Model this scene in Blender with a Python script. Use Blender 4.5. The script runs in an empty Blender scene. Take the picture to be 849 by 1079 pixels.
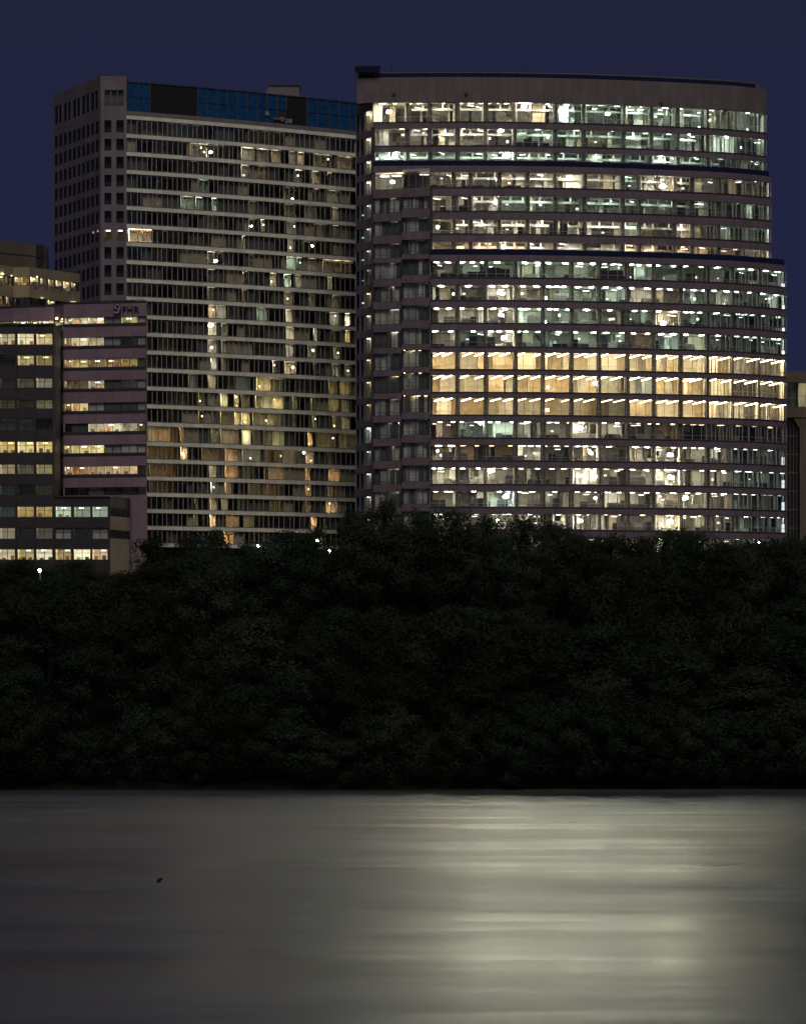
import bpy, math, random
from mathutils import Vector, Matrix

sc = bpy.context.scene
COL = sc.collection
R = random.Random(11)
F, H, HY, CX = 3600.0, 16.0, 690.0, 424.5      # focal length in photo pixels, eye height, horizon row, centre column
rad = math.radians

def PX(px, Y): return (px - CX) / F * Y
def PZ(py, Y): return H + (HY - py) / F * Y
ORD = ('zeroth first second third fourth fifth sixth seventh eighth ninth tenth eleventh twelfth thirteenth fourteenth '
       'fifteenth sixteenth seventeenth eighteenth nineteenth twentieth twenty-first twenty-second twenty-third twenty-fourth '
       'twenty-fifth twenty-sixth twenty-seventh twenty-eighth twenty-ninth thirtieth').split()

# ------------------------------------------------------------------ materials
def new_mat(name):
    m = bpy.data.materials.new(name); m.use_nodes = True
    nt = m.node_tree; nt.nodes.clear()
    out = nt.nodes.new('ShaderNodeOutputMaterial')
    return m, nt, out
def N(nt, typ, **kw):
    n = nt.nodes.new(typ)
    for k, v in kw.items():
        if k.startswith('_'): setattr(n, k[1:], v)
        else: n.inputs[k.replace('__', ' ')].default_value = v
    return n
def plain(name, c, rough=.7, var=.18, scale=.6, metal=0, spec=.3, stretch=(1, 1, 1)):
    m, nt, out = new_mat(name)
    tc = N(nt, 'ShaderNodeTexCoord')
    mp = N(nt, 'ShaderNodeMapping'); mp.inputs['Scale'].default_value = stretch
    nt.links.new(tc.outputs['Object'], mp.inputs['Vector'])
    no = N(nt, 'ShaderNodeTexNoise', Scale=scale, Detail=5, Roughness=.6)
    nt.links.new(mp.outputs[0], no.inputs['Vector'])
    rp = N(nt, 'ShaderNodeValToRGB')
    rp.color_ramp.elements[0].position = .3; rp.color_ramp.elements[1].position = .7
    rp.color_ramp.elements[0].color = [x * (1 - var) for x in c] + [1]
    rp.color_ramp.elements[1].color = [min(1, x * (1 + var)) for x in c] + [1]
    nt.links.new(no.outputs['Fac'], rp.inputs[0])
    b = N(nt, 'ShaderNodeBsdfPrincipled', Roughness=rough, Metallic=metal)
    b.inputs['Specular IOR Level'].default_value = spec
    nt.links.new(rp.outputs[0], b.inputs['Base Color'])
    nt.links.new(b.outputs[0], out.inputs['Surface'])
    return m
def panelled(name, c, pitch, joint=.55, zp=0.0, rough=.65, var=.12):
    """stone or metal cladding with vertical joints every `pitch` metres (and horizontal ones every zp)"""
    m = plain(name, c, rough, var, .35, stretch=(1, 1, .4))
    nt = m.node_tree
    b = [n for n in nt.nodes if n.type == 'BSDF_PRINCIPLED'][0]
    src = b.inputs['Base Color'].links[0].from_socket
    tc = [n for n in nt.nodes if n.type == 'TEX_COORD'][0]
    sp = N(nt, 'ShaderNodeSeparateXYZ'); nt.links.new(tc.outputs['Object'], sp.inputs[0])
    def line(sock, p, w):
        a = N(nt, 'ShaderNodeMath', _operation='PINGPONG'); a.inputs[1].default_value = p / 2
        nt.links.new(sock, a.inputs[0])
        g = N(nt, 'ShaderNodeMath', _operation='LESS_THAN'); g.inputs[1].default_value = w
        nt.links.new(a.outputs[0], g.inputs[0]); return g.outputs[0]
    fac = line(sp.outputs['X'], pitch, .035)
    if zp:
        f2 = line(sp.outputs['Z'], zp, .03)
        mx = N(nt, 'ShaderNodeMath', _operation='MAXIMUM')
        nt.links.new(fac, mx.inputs[0]); nt.links.new(f2, mx.inputs[1]); fac = mx.outputs[0]
    # tone of each panel
    dv = N(nt, 'ShaderNodeMath', _operation='DIVIDE'); dv.inputs[1].default_value = pitch
    nt.links.new(sp.outputs['X'], dv.inputs[0])
    fl = N(nt, 'ShaderNodeMath', _operation='FLOOR'); nt.links.new(dv.outputs[0], fl.inputs[0])
    fz = N(nt, 'ShaderNodeMath', _operation='FLOOR')
    dz = N(nt, 'ShaderNodeMath', _operation='DIVIDE'); dz.inputs[1].default_value = 3.9
    nt.links.new(sp.outputs['Z'], dz.inputs[0]); nt.links.new(dz.outputs[0], fz.inputs[0])
    cb = N(nt, 'ShaderNodeCombineXYZ'); nt.links.new(fl.outputs[0], cb.inputs[0]); nt.links.new(fz.outputs[0], cb.inputs[2])
    wn = N(nt, 'ShaderNodeTexWhiteNoise'); nt.links.new(cb.outputs[0], wn.inputs['Vector'])
    mr = N(nt, 'ShaderNodeMapRange'); mr.inputs['To Min'].default_value = .88; mr.inputs['To Max'].default_value = 1.08
    nt.links.new(wn.outputs['Value'], mr.inputs['Value'])
    hs = N(nt, 'ShaderNodeHueSaturation'); nt.links.new(src, hs.inputs['Color']); nt.links.new(mr.outputs[0], hs.inputs['Value'])
    mix = N(nt, 'ShaderNodeMix', _data_type='RGBA')
    mix.inputs[7].default_value = [x * joint for x in c] + [1]
    nt.links.new(fac, mix.inputs[0]); nt.links.new(hs.outputs[0], mix.inputs[6])
    nt.links.new(mix.outputs[2], b.inputs['Base Color'])
    return m
def glass(name, tint=(.82, .86, .84), refl=1.0, rough=.015):
    m, nt, out = new_mat(name)
    tr = N(nt, 'ShaderNodeBsdfTransparent', Color=(*tint, 1))
    gl = N(nt, 'ShaderNodeBsdfGlossy', Roughness=rough, Color=(refl, refl, refl, 1))
    lw = N(nt, 'ShaderNodeLayerWeight', Blend=.5)      # thin pane: the same reflectance from both sides
    pw = N(nt, 'ShaderNodeMath', _operation='POWER'); pw.inputs[1].default_value = 5; nt.links.new(lw.outputs['Facing'], pw.inputs[0])
    fr = N(nt, 'ShaderNodeMath', _operation='MULTIPLY_ADD'); fr.inputs[1].default_value = .92; fr.inputs[2].default_value = .075; nt.links.new(pw.outputs[0], fr.inputs[0])
    mx = N(nt, 'ShaderNodeMixShader')
    nt.links.new(fr.outputs[0], mx.inputs[0]); nt.links.new(tr.outputs[0], mx.inputs[1]); nt.links.new(gl.outputs[0], mx.inputs[2])
    nt.links.new(mx.outputs[0], out.inputs['Surface'])
    return m
_em = {}
TONE = {'W': (1, .90, .72), 'G': (.80, 1, .84), 'A': (1, .77, .46), 'O': (1, .66, .34), 'Y': (1, .86, .45), 'C': (.85, .93, 1), 'P': (1, .74, .52), 'L': (1, .90, .68)}
def emit(tone, e):
    k = (tone, round(e, 2))
    if k not in _em:
        m, nt, out = new_mat('lamp_light')
        em = N(nt, 'ShaderNodeEmission', Color=(*TONE[tone], 1), Strength=e)
        nt.links.new(em.outputs[0], out.inputs['Surface'])
        _em[k] = m
    return _em[k]

M = {}
M['stone'] = panelled('tower_stone', (.150, .122, .146), 1.55)
M['crownstone'] = panelled('crown_stone', (.14, .122, .122), 1.6, zp=0)
M['cream'] = panelled('cream_panel', (.74, .76, .64), 1.9, .7)
M['pier'] = panelled('pier_stone', (.17, .15, .165), 2.4, .8)
M['rose'] = panelled('rose_concrete', (.215, .16, .20), 3.0, .65)
M['tan'] = panelled('tan_concrete', (.25, .215, .15), 3.1, .7)
M['brownst'] = panelled('brown_concrete', (.13, .11, .08), 2.6, .7)
M['dark'] = plain('dark_metal', (.035, .036, .042), .45, .2)
M['charcoal'] = plain('charcoal_cladding', (.034, .033, .04), .55, .25)
M['mull'] = plain('mullion_metal', (.20, .20, .19), .45, .12, metal=.2)
M['fin'] = plain('pale_mullion', (.32, .33, .30), .5, .12)
M['col'] = plain('column_concrete', (.16, .14, .12), .8, .2)
M['slab'] = plain('slab_concrete', (.42, .40, .36), .85, .25, .5)
M['wall0'] = plain('wall_white', (.66, .64, .58), .8, .18, .9)
M['wall1'] = plain('wall_grey', (.42, .42, .39), .8, .3, 1.3)
M['wall2'] = plain('wall_buff', (.52, .44, .32), .8, .25, 1.0)
M['wall3'] = plain('wall_dark', (.12, .11, .10), .8, .4, 1.4)
M['wall4'] = plain('curtain_cloth', (.125, .13, .12), .9, .13, 3.0, stretch=(4, 4, .15))
M['wood'] = plain('wood_panel', (.38, .20, .08), .6, .3, 2.0, stretch=(3, 3, .3))
M['glass'] = glass('window_glass')
M['glassd'] = glass('dim_glass', (.50, .54, .53), .9)
M['glassblue'] = None
M['duct'] = plain('duct_metal', (.45, .45, .44), .4, .3, 2.0, metal=.6)
M['bark'] = plain('bark', (.014, .013, .011), 1.0, .35, 3.0, spec=0)
M['louvre'] = plain('louvre', (.012, .013, .014), .7, .3, 4.0)
M['hut'] = plain('hut_metal', (.15, .15, .165), .5, .1)
M['white'] = plain('white_metal', (.6, .6, .58), .5, .1)
M['navy'] = plain('navy_panel', (.015, .02, .07), .4, .15)

def blue_glass():
    m, nt, out = new_mat('blue_crown_glass')
    tc = N(nt, 'ShaderNodeTexCoord')
    no = N(nt, 'ShaderNodeTexNoise', Scale=1.2, Detail=4)
    nt.links.new(tc.outputs['Object'], no.inputs['Vector'])
    rp = N(nt, 'ShaderNodeValToRGB')
    rp.color_ramp.elements[0].position = .3; rp.color_ramp.elements[1].position = .75
    rp.color_ramp.elements[0].color = (.006, .042, .12, 1); rp.color_ramp.elements[1].color = (.010, .085, .23, 1)
    nt.links.new(no.outputs['Fac'], rp.inputs[0])
    b = N(nt, 'ShaderNodeBsdfPrincipled', Roughness=.25)
    nt.links.new(rp.outputs[0], b.inputs['Base Color'])
    nt.links.new(b.outputs[0], out.inputs['Surface'])
    return m
M['bluegl'] = blue_glass()
def navy_glass():
    m, nt, out = new_mat('balustrade_glass')
    tc = N(nt, 'ShaderNodeTexCoord')
    no = N(nt, 'ShaderNodeTexNoise', Scale=.5, Detail=3)
    nt.links.new(tc.outputs['Object'], no.inputs['Vector'])
    rp = N(nt, 'ShaderNodeValToRGB')
    rp.color_ramp.elements[0].color = (.009, .012, .036, 1); rp.color_ramp.elements[1].color = (.016, .022, .065, 1)
    nt.links.new(no.outputs['Fac'], rp.inputs[0])
    b = N(nt, 'ShaderNodeBsdfPrincipled', Roughness=.12)
    nt.links.new(rp.outputs[0], b.inputs['Base Color'])
    nt.links.new(b.outputs[0], out.inputs['Surface'])
    return m
M['navygl'] = navy_glass()

# ------------------------------------------------------------------ mesh builder
class MB:
    def __init__(s): s.v = []; s.f = []; s.m = []; s.k = {}
    def vert(s, p):
        key = (round(p[0], 4), round(p[1], 4), round(p[2], 4))
        i = s.k.get(key)
        if i is None: i = len(s.v); s.v.append(key); s.k[key] = i
        return i
    def face(s, ps, mi=0):
        ids = []
        for p in ps:
            i = s.vert(p)
            if i not in ids: ids.append(i)
        if len(ids) > 2: s.f.append(ids); s.m.append(mi)
    def raw(s, ps, mi=0):                       # face with vertices of its own
        b = len(s.v); s.v += [tuple(p) for p in ps]; s.f.append(list(range(b, b + len(ps)))); s.m.append(mi)
    def prism(s, base, top, mi=0):
        n = len(base)
        s.face(list(reversed(base)), mi); s.face(top, mi)
        for i in range(n):
            j = (i + 1) % n
            s.face([base[i], base[j], top[j], top[i]], mi)
    def box(s, x0, x1, y0, y1, z0, z1, mi=0):
        s.prism([(x0, y0, z0), (x1, y0, z0), (x1, y1, z0), (x0, y1, z0)], [(x0, y0, z1), (x1, y0, z1), (x1, y1, z1), (x0, y1, z1)], mi)
    def obar(s, p, q, hw, z0, z1, mi=0):        # horizontal bar between plan points p and q, half width hw
        dx, dy = q[0] - p[0], q[1] - p[1]; L = math.hypot(dx, dy) or 1
        nx, ny = -dy / L * hw, dx / L * hw
        c = [(p[0] + nx, p[1] + ny), (p[0] - nx, p[1] - ny), (q[0] - nx, q[1] - ny), (q[0] + nx, q[1] + ny)]
        s.prism([(a, b, z0) for a, b in c], [(a, b, z1) for a, b in c], mi)
    def band(s, pts, z0, z1, d0, d1, mi=0):     # solid band that follows the plan curve, d0..d1 behind it
        for i in range(len(pts) - 1):
            (xa, ya), (xb, yb) = pts[i], pts[i + 1]
            s.face([(xa, ya + d0, z0), (xb, yb + d0, z0), (xb, yb + d0, z1), (xa, ya + d0, z1)], mi)
            s.face([(xb, yb + d1, z0), (xa, ya + d1, z0), (xa, ya + d1, z1), (xb, yb + d1, z1)], mi)
            s.face([(xa, ya + d0, z1), (xb, yb + d0, z1), (xb, yb + d1, z1), (xa, ya + d1, z1)], mi)
            s.face([(xa, ya + d1, z0), (xb, yb + d1, z0), (xb, yb + d0, z0), (xa, ya + d0, z0)], mi)
        for (x, y), fl in ((pts[0], 1), (pts[-1], 0)):
            q = [(x, y + d0, z0), (x, y + d0, z1), (x, y + d1, z1), (x, y + d1, z0)]
            s.face(q if not fl else q[::-1], mi)
    def tube(s, path, radii, n=7, mi=0):
        rings = []
        for i, p in enumerate(path):
            a = path[max(0, i - 1)]; b = path[min(len(path) - 1, i + 1)]
            d = (Vector(b) - Vector(a)).normalized()
            u = d.orthogonal().normalized(); w = d.cross(u)
            rings.append([tuple(Vector(p) + (u * math.cos(t) + w * math.sin(t)) * radii[i]) for t in [k * 2 * math.pi / n for k in range(n)]])
        for i in range(len(rings) - 1):
            for k in range(n):
                s.face([rings[i][k], rings[i][(k + 1) % n], rings[i + 1][(k + 1) % n], rings[i + 1][k]], mi)
        s.face(rings[0][::-1], mi); s.face(rings[-1], mi)
    def lathe(s, c, prof, axis='z', n=14, mi=0):
        rings = []
        for r, h in prof:
            ring = []
            for k in range(n):
                t = k * 2 * math.pi / n
                if axis == 'z': ring.append((c[0] + r * math.cos(t), c[1] + r * math.sin(t), c[2] + h))
                else: ring.append((c[0] + r * math.cos(t), c[1] + h, c[2] + r * math.sin(t)))
            rings.append(ring)
        for i in range(len(rings) - 1):
            for k in range(n):
                s.face([rings[i][k], rings[i][(k + 1) % n], rings[i + 1][(k + 1) % n], rings[i + 1][k]], mi)
        if prof[0][0] > 1e-4: s.face(rings[0][::-1], mi)
        if prof[-1][0] > 1e-4: s.face(rings[-1], mi)

def obj(name, mb, mats, parent=None, org=(0, 0, 0), smooth=False):
    me = bpy.data.meshes.new(name)
    me.from_pydata([(x - org[0], y - org[1], z - org[2]) for x, y, z in mb.v], [], mb.f)
    if not isinstance(mats, (list, tuple)): mats = [mats]
    for m in mats: me.materials.append(m)
    if len(mats) > 1: me.polygons.foreach_set('material_index', mb.m)
    if smooth: me.polygons.foreach_set('use_smooth', [True] * len(me.polygons))
    me.update()
    o = bpy.data.objects.new(name, me); COL.objects.link(o)
    if parent is not None: o.parent = parent
    return o
def thing(name, label, cat, loc=(0, 0, 0), group=None):
    o = bpy.data.objects.new(name, None); COL.objects.link(o)
    o.location = loc; o.empty_display_size = 1
    tag(o, label, cat, group); return o
def tag(o, label, cat, group=None):
    o['label'] = label; o['category'] = cat
    if group: o['group'] = group
    return o

GZ = 26.0                                        # street level on the far side
def curve(fn, x0, x1, step=5.0):
    n = max(1, int(abs(x1 - x0) / step + .5))
    out = []
    for i in range(n + 1):
        x = x0 + (x1 - x0) * i / n
        Y = fn(x); out.append((PX(x, Y), Y))
    return out
def pt(fn, x): Y = fn(x); return (PX(x, Y), Y)

def frame_mesh(fn, x0, x1, z0, z1, step, fw=.05, depth=.16, d=0.0, transom=None, jitter=0, rng=None):
    """rails top and bottom with vertical bars: one connected window frame"""
    mb = MB(); pts = curve(fn, x0, x1)
    mb.band(pts, z0, z0 + .07, d - depth / 2, d + depth / 2); mb.band(pts, z1 - .07, z1, d - depth / 2, d + depth / 2)
    if transom is not None:
        zt = z0 + (z1 - z0) * transom; mb.band(pts, zt, zt + .06, d - depth / 2 + .02, d + depth / 2 - .02)
    n = max(1, round((x1 - x0) / step))
    for i in range(n + 1):
        x = x0 + (x1 - x0) * i / n
        if 0 < i < n and jitter: x += rng.uniform(-jitter, jitter)
        X, Y = pt(fn, x)
        mb.box(X - fw, X + fw, Y + d - depth / 2 - .01, Y + d + depth / 2 + .01, z0, z1)
    return mb
def pane_mesh(fn, x0, x1, z0, z1, d=0.0):
    mb = MB(); pts = curve(fn, x0, x1)
    for i in range(len(pts) - 1):
        (xa, ya), (xb, yb) = pts[i], pts[i + 1]
        mb.face([(xa, ya + d, z0), (xb, yb + d, z0), (xb, yb + d, z1), (xa, ya + d, z1)])
    return mb

WALLM = None
def comb(fn, rooms, zf, zc, rng, dmin, dmax, npan=(2, 5), start=.35):
    """rear walls and partitions of one storey, as one wall that steps in and out.
    rooms: (xa, xb, palette, fixed depth or None). material index per panel."""
    mb = MB(); last = None
    for (xa, xb, pal, fd) in rooms:
        n = rng.randint(*npan) if fd is None else 1
        cuts = sorted([xa, xb] + [xa + (xb - xa) * rng.uniform(.12, .88) for _ in range(n - 1)])
        # partition on the left of the room
        Xa, Ya = pt(fn, xa)
        far = dmax + .5
        mb.face([(Xa, Ya + start, zf), (Xa, Ya + far, zf), (Xa, Ya + far, zc), (Xa, Ya + start, zc)], rng.choice(pal))
        pd = None
        for a, b in zip(cuts[:-1], cuts[1:]):
            d = fd if fd is not None else rng.uniform(dmin, dmax)
            mi = rng.choice(pal)
            A = pt(fn, a); B = pt(fn, b)
            mb.face([(A[0], A[1] + d, zf), (B[0], B[1] + d, zf), (B[0], B[1] + d, zc), (A[0], A[1] + d, zc)], mi)
            if pd is not None:
                mb.face([(A[0], A[1] + pd, zf), (A[0], A[1] + d, zf), (A[0], A[1] + d, zc), (A[0], A[1] + pd, zc)], mi)
            pd = d
    Xa, Ya = pt(fn, rooms[-1][1])
    mb.face([(Xa, Ya + start, zf), (Xa, Ya + dmax + .5, zf), (Xa, Ya + dmax + .5, zc), (Xa, Ya + start, zc)], 0)
    return mb
WALLS = [M['wall0'], M['wall1'], M['wall2'], M['wall3'], M['wall4'], M['wood']]
PAL = {'office': [0, 0, 0, 1, 1, 2, 0], 'raw': [0, 1, 1, 3, 2, 1], 'warm': [2, 0, 0, 2, 0, 2, 1], 'dark': [3, 3, 1], 'home': [0, 2, 2, 1, 3], 'curtain': [4, 4, 2]}

# ------------------------------------------------------------------ work lamps (top level: they hang inside the towers)
lamp_n = 0
def work_lamp(px, py, Y, zc, label, tone='W', e=90, r=.45, group='bare work lamps left on inside the towers'):
    X, Z = PX(px, Y), PZ(py, Y)
    r *= R.uniform(.75, 1.1)
    org = (X, Y, Z)
    t = thing('work_lamp', label, 'lamp', org, group)
    b = MB(); b.lathe((X, Y, Z), [(r * .30, .30), (r * .75, .16), (r * .95, .04), (r * 1.0, 0)], 'y', 16)
    obj('reflector', b, M['white'], t, org, True)
    for sx_, sz_, k in (((-.5, R.uniform(-.25, .3), .72), (.55, R.uniform(-.3, .25), .62)) if r > .3 else ((0, 0, 1),)):
        b = MB(); q = r * k; b.lathe((X + sx_ * r, Y, Z + sz_ * r), [(.001, -q * .75), (q * .4, -q * .66), (q * .68, -q * .36), (q * .82, 0), (q * .6, .03)], 'y', 14)
        obj('bulb', b, emit(tone, e * 22), t, org, True)
    b = MB(); b.box(X - r * .8, X + r * .8, Y - r * .75, Y + .25, Z + r * .86, Z + r * 1.0); obj('hood', b, M['dark'], t, org)
    b = MB(); b.tube([(X, Y + .2, Z + r * .3), (X, Y + .2, zc)], [.03, .03], 5)
    obj('hanger', b, M['dark'], t, org)
    return t

# =================================================================== RIGHT TOWER (curved glass office tower)
def YR0(x):
    if x < 480: return 600 + ((480 - x) / 100) ** 2 * .9
    t = (x - 480) / 348
    return 600 + t * t * 13 + max(0, t - .8) ** 2 * 90
def sec_fn(off): return lambda x: YR0(x) + off
def strip_fn(x): return 606.0 + (393 - x) / 18 * 5.0      # narrow end strip, turned back

rt_org = (PX(600, 612), 612, GZ)
RT = thing('office_tower', 'broad curved glass office tower, most storeys blazing white and amber, stepped at its right end', 'building', rt_org)
def rt(name, mb, mats, parent=None, smooth=False): return obj(name, mb, mats, parent or RT, rt_org, smooth)

SECU, SECM, SECL = 5.0, 2.5, 0.0
# storeys: (window top row, window bottom row, section offset, right end)
FL = [(108, 128, SECU, 807), (135, 153, SECU, 807), (159.5, 174, SECU, 807),
      (181, 197, SECM, 812), (206, 222, SECM, 812), (231, 246, SECM, 812), (254.5, 270, SECM, 812),
      (275, 292, SECL, 828), (300, 316, SECL, 828), (324, 340, SECL, 828), (348, 365, SECL, 828),
      (371, 389, SECL, 828), (395, 413, SECL, 828), (419, 437, SECL, 828), (444, 461, SECL, 828),
      (469, 485, SECL, 828), (493, 510, SECL, 828), (517.5, 534, SECL, 828), (541.5, 558, SECL, 828), (566, 582, SECL, 828)]
def zz(py, off): return PZ(py, 600 + off)
GB_L = [453, 482, 512, 543, 572, 602, 631, 661, 689, 717, 745, 772, 800, 828]
GB_M = [453, 478, 496, 526, 556, 585, 616, 656, 673, 711, 729, 757, 785, 812]
GB_U = [393, 429, 453, 482, 512, 542, 585, 615, 657, 686, 714, 745, 775, 807]
# light level per bay 0..9 and tone
LV = ['8685678788776', '6655556477654', '8555555558643',
      '4555776655443', '5466555543322', '7778776676543', '5568555566655',
      '5446774643333', '6697666674433', '7696686684433', '6596665675333',
      '8888888888887', '8878888888888', '8754543678888', '4664466421111',
      '7224586697532', '8676686697432', '8686786687432', '6566686686432', '5556666565432']
TN = ['LLLLLWGGGGGGG', 'WWWWWGGGGGGGG', 'GGGGGGGGGGGGG',
      'WWWWWWWGWWWWW', 'WWWGGGGGGGGGG', 'WWWWWWWGWWWGG', 'PPPPWWWPPPPPW',
      'WGGGGGGGGGGGG', 'WWWWGGGWWGGGG', 'WWWGGGWGWGGGG', 'LGWGGGGPGGGGG',
      'AAAAAAAAAAAAA', 'AAAAAAALAAAAA', 'AAAAAAAAAAAAA', 'PGGWWWWWAAAAA',
      'LOOWWWWWLLWGG', 'LWWWLWWWLLWGG', 'LWGWWWWWLLWGG', 'LWWWWWWWLLWGG', 'LWWWWWWWLLWGG']
rngI = random.Random(5)
stuff_lights = MB(); stuff_mats = []
def smi(tone, e):
    m = emit(tone, e)
    if m not in stuff_mats: stuff_mats.append(m)
    return stuff_mats.index(m)
n_lightparts = 0
EL = 22.0                                        # strip emission at full level
for i, (yt, yb, off, xr) in enumerate(FL):
    fn = sec_fn(off)
    z1, z0 = zz(yt, off), zz(yb, off)
    upper = off == SECU
    gb = GB_U if upper else GB_M if off == SECM else GB_L
    xl = gb[0]
    znext = zz(FL[i + 1][0], off) if i + 1 < len(FL) else GZ        # top of the window below
    if i in (2, 6): znext = z0 - .5
    # spandrel
    b = MB(); b.band(curve(fn, xl, xr), znext, z0, -.28, .30)
    sp = rt('spandrel', b, M['stone'])
    if i not in (2, 6):
        b = MB(); b.band(curve(fn, xl, xr), z0 - .16, z0 + .02, -.40, -.285); rt('sill_rail', b, M['dark'], sp)
    # slab above (its underside is the ceiling)
    zprev = (zz(FL[i - 1][1], off) if i and FL[i - 1][2] == off else z1 + 1.4)
    amber = i in (11, 12, 13); zc = z1 + (.5 if i < 7 or amber else .12); zf = z0 - .25
    b = MB(); b.band(curve(fn, xl + .5, xr - 2), zc, min(zprev - .25, zc + .7), .32, 13)
    rt('floor_slab', b, M['slab'])
    # glass with its frame
    w = rt('ribbon_window', pane_mesh(fn, xl, xr, z0, z1, .0), M['glass'])
    w['label'] = ('%s lit window band from the top of the curved tower' % ORD[i + 1])
    b = frame_mesh(fn, xl, xr, z0, z1, 9.9, .045, .16, 0, .22 if i % 2 else .28, .5, rngI)
    xx = 744.0
    while xx < xr - 2:
        X, Y = pt(fn, xx); b.box(X - .06, X + .06, Y - .08, Y + .5, z0, z1); xx += rngI.choice([4, 4, 5.5, 7])
    rt('frame', b, M['fin'], w)
    # rooms
    lv, tn = LV[i], TN[i]
    rooms = []
    amber = i in (11, 12, 13)
    for k in range(13):
        L = int(lv[k]); xa, xb = gb[k], min(gb[k + 1], xr)
        pal = PAL['warm'] if tn[k] in 'A' and L > 2 else PAL['raw'] if i < 7 else PAL['office']
        if L <= 1: pal = PAL['curtain']
        if xa > 760: pal = [1, 3, 0, 3]
        rooms.append((xa, xb - (1.8 if k == 12 else 0), pal, None))
    rt('interior_wall', comb(fn, rooms, zf, zc, rngI, 4.5 if not amber else 8, 10.5, (4, 8) if i < 7 else (3, 6) if not amber else (2, 4), .9), WALLS)
    # ceiling lights
    for k in range(13):
        L = int(lv[k])
        if L == 0: continue
        xa, xb = gb[k], min(gb[k + 1], xr)
        e = EL * 1.25 * (L / 9) ** 1.5 * (1.25 if tn[k] in 'A' else 1.0)
        nl = 2 if amber else rngI.choice([1, 2, 2, 3])
        vary = rngI.choice([.35, .6, .85, 1.1, 1.4])
        for q in range(nl):
            x = xa + (xb - xa) * ((q + .5) / nl + rngI.uniform(-.12, .12))
            X, Y = pt(fn, x)
            if amber:
                d0 = .9; p, q2 = (X + .75, Y + d0), (X - .75, Y + d0 + 6.6); zt = z1 + .03; hw = .10; e2 = e * 1.5 * (24 / (xb - xa) if xb - xa < 24 else 1)
            else:
                d0 = rngI.uniform(1.8, 2.1); ln = rngI.uniform(1.0, 1.5); sk = rngI.uniform(-.3, .3)
                p, q2 = (X - sk, Y + d0), (X + sk, Y + d0 + ln)
                if i >= 7: d0 = rngI.uniform(1.2, 2.4); ln = rngI.uniform(2.6, 5.0); vary = .95 + (vary - .85) * 1.15
                zt = zc - .02; hw = .5 if i < 7 else .32; e2 = e * vary * (4.6 if i < 7 else 6.5) / (nl * hw * ln)
            if amber and n_lightparts < 90:
                b = MB(); b.obar(p, q2, hw, zt - .10, zt); rt('ceiling_light', b, emit(tn[k], e2 * 1.0)); n_lightparts += 1
            else:
                stuff_lights.obar(p, q2, hw, zt - .06, zt, smi(tn[k], e2))
        if not amber and L >= 3:      # a few luminaires, and glowing bars standing in for bright doorways, seen from outside
            for _ in range(rngI.choice([0, 1, 1, 2])):
                x = rngI.uniform(xa + 4, xb - 4); X, Y = pt(fn, x); d0 = rngI.uniform(3, 5.5)
                if rngI.random() < .6:
                    zt = zc - rngI.uniform(.25, .6); ln = rngI.uniform(.5, 1.3); sk = rngI.uniform(-.3, .9)
                    stuff_lights.obar((X - ln / 2, Y + d0 - sk), (X + ln / 2, Y + d0 + sk), .06, zt, zt + .07, smi(tn[k], 2.5 + L * .9))
                else:
                    zt = rngI.uniform(zf + .9, zc - 1.1); stuff_lights.obar((X - .22, Y + d0), (X + .22, Y + d0), .08, zt, zt + rngI.uniform(.12, .5), smi(tn[k], 1 + L * .35))
    if i >= 7 and not amber:      # low office screens, stepping along the storey
        b = MB(); x = xl + 1.5; lastp = None
        while x < xr - 3:
            n = min(xr - 2.5, x + rngI.uniform(5, 16)); h = rngI.choice([.3, .35, 1.0, 1.25, 1.35, 1.6, 1.9]); d = rngI.uniform(2.0, 3.6)
            A = pt(fn, x); B = pt(fn, n)
            b.prism([(A[0], A[1] + d, zf), (B[0], B[1] + d, zf), (B[0], B[1] + d + .12, zf), (A[0], A[1] + d + .12, zf)], [(A[0], A[1] + d, zf + h), (B[0], B[1] + d, zf + h), (B[0], B[1] + d + .12, zf + h), (A[0], A[1] + d + .12, zf + h)], rngI.choice([0, 0, 1, 2]))
            if lastp is not None:
                a0, a1 = sorted((lastp, d)); b.box(A[0] - .05, A[0] + .05, A[1] + a0 + .02, A[1] + a1 + .1, zf, zf + 1.0, 0)
            lastp = d; x = n
        rt('office_screen', b, [M['wall3'], M['wall1'], M['charcoal']])
    # duct under the ceiling of the unfinished storeys
    if i < 7:
        d = rngI.uniform(4.2, 5.2); x0 = xl + rngI.uniform(4, 60); x1 = xr - rngI.uniform(30, 90)
        b = MB(); b.band(curve(fn, x0, x1), zc - 1.1, zc - .75, d, d + .5)
        x = x0 + 12
        while x < x1 - 12:
            X, Y = pt(fn, x); b.box(X - .14, X + .14, Y + d - .03, Y + d + .53, zc - 1.16, zc, 0); x += rngI.uniform(9, 22)
        rt('duct', b, M['duct'])
o = rt('ceiling_light', stuff_lights, stuff_mats); o['kind'] = 'stuff'

# columns behind the glass
for gb, off, ya, yb in ((GB_U, SECU, 105, 176), (GB_M, SECM, 178, 272), (GB_L, SECL, 272, 600)):
    for x in gb[1:-1]:
        X, Y = pt(sec_fn(off), x)
        b = MB(); z0 = max(GZ, zz(yb, off)); z1 = zz(ya, off)
        w = .46 if x < 760 else .3
        b.lathe((X, Y + .85, z0), [(w, 0), (w, z1 - z0)], 'z', 10)
        rt('column', b, M['col'])

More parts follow.
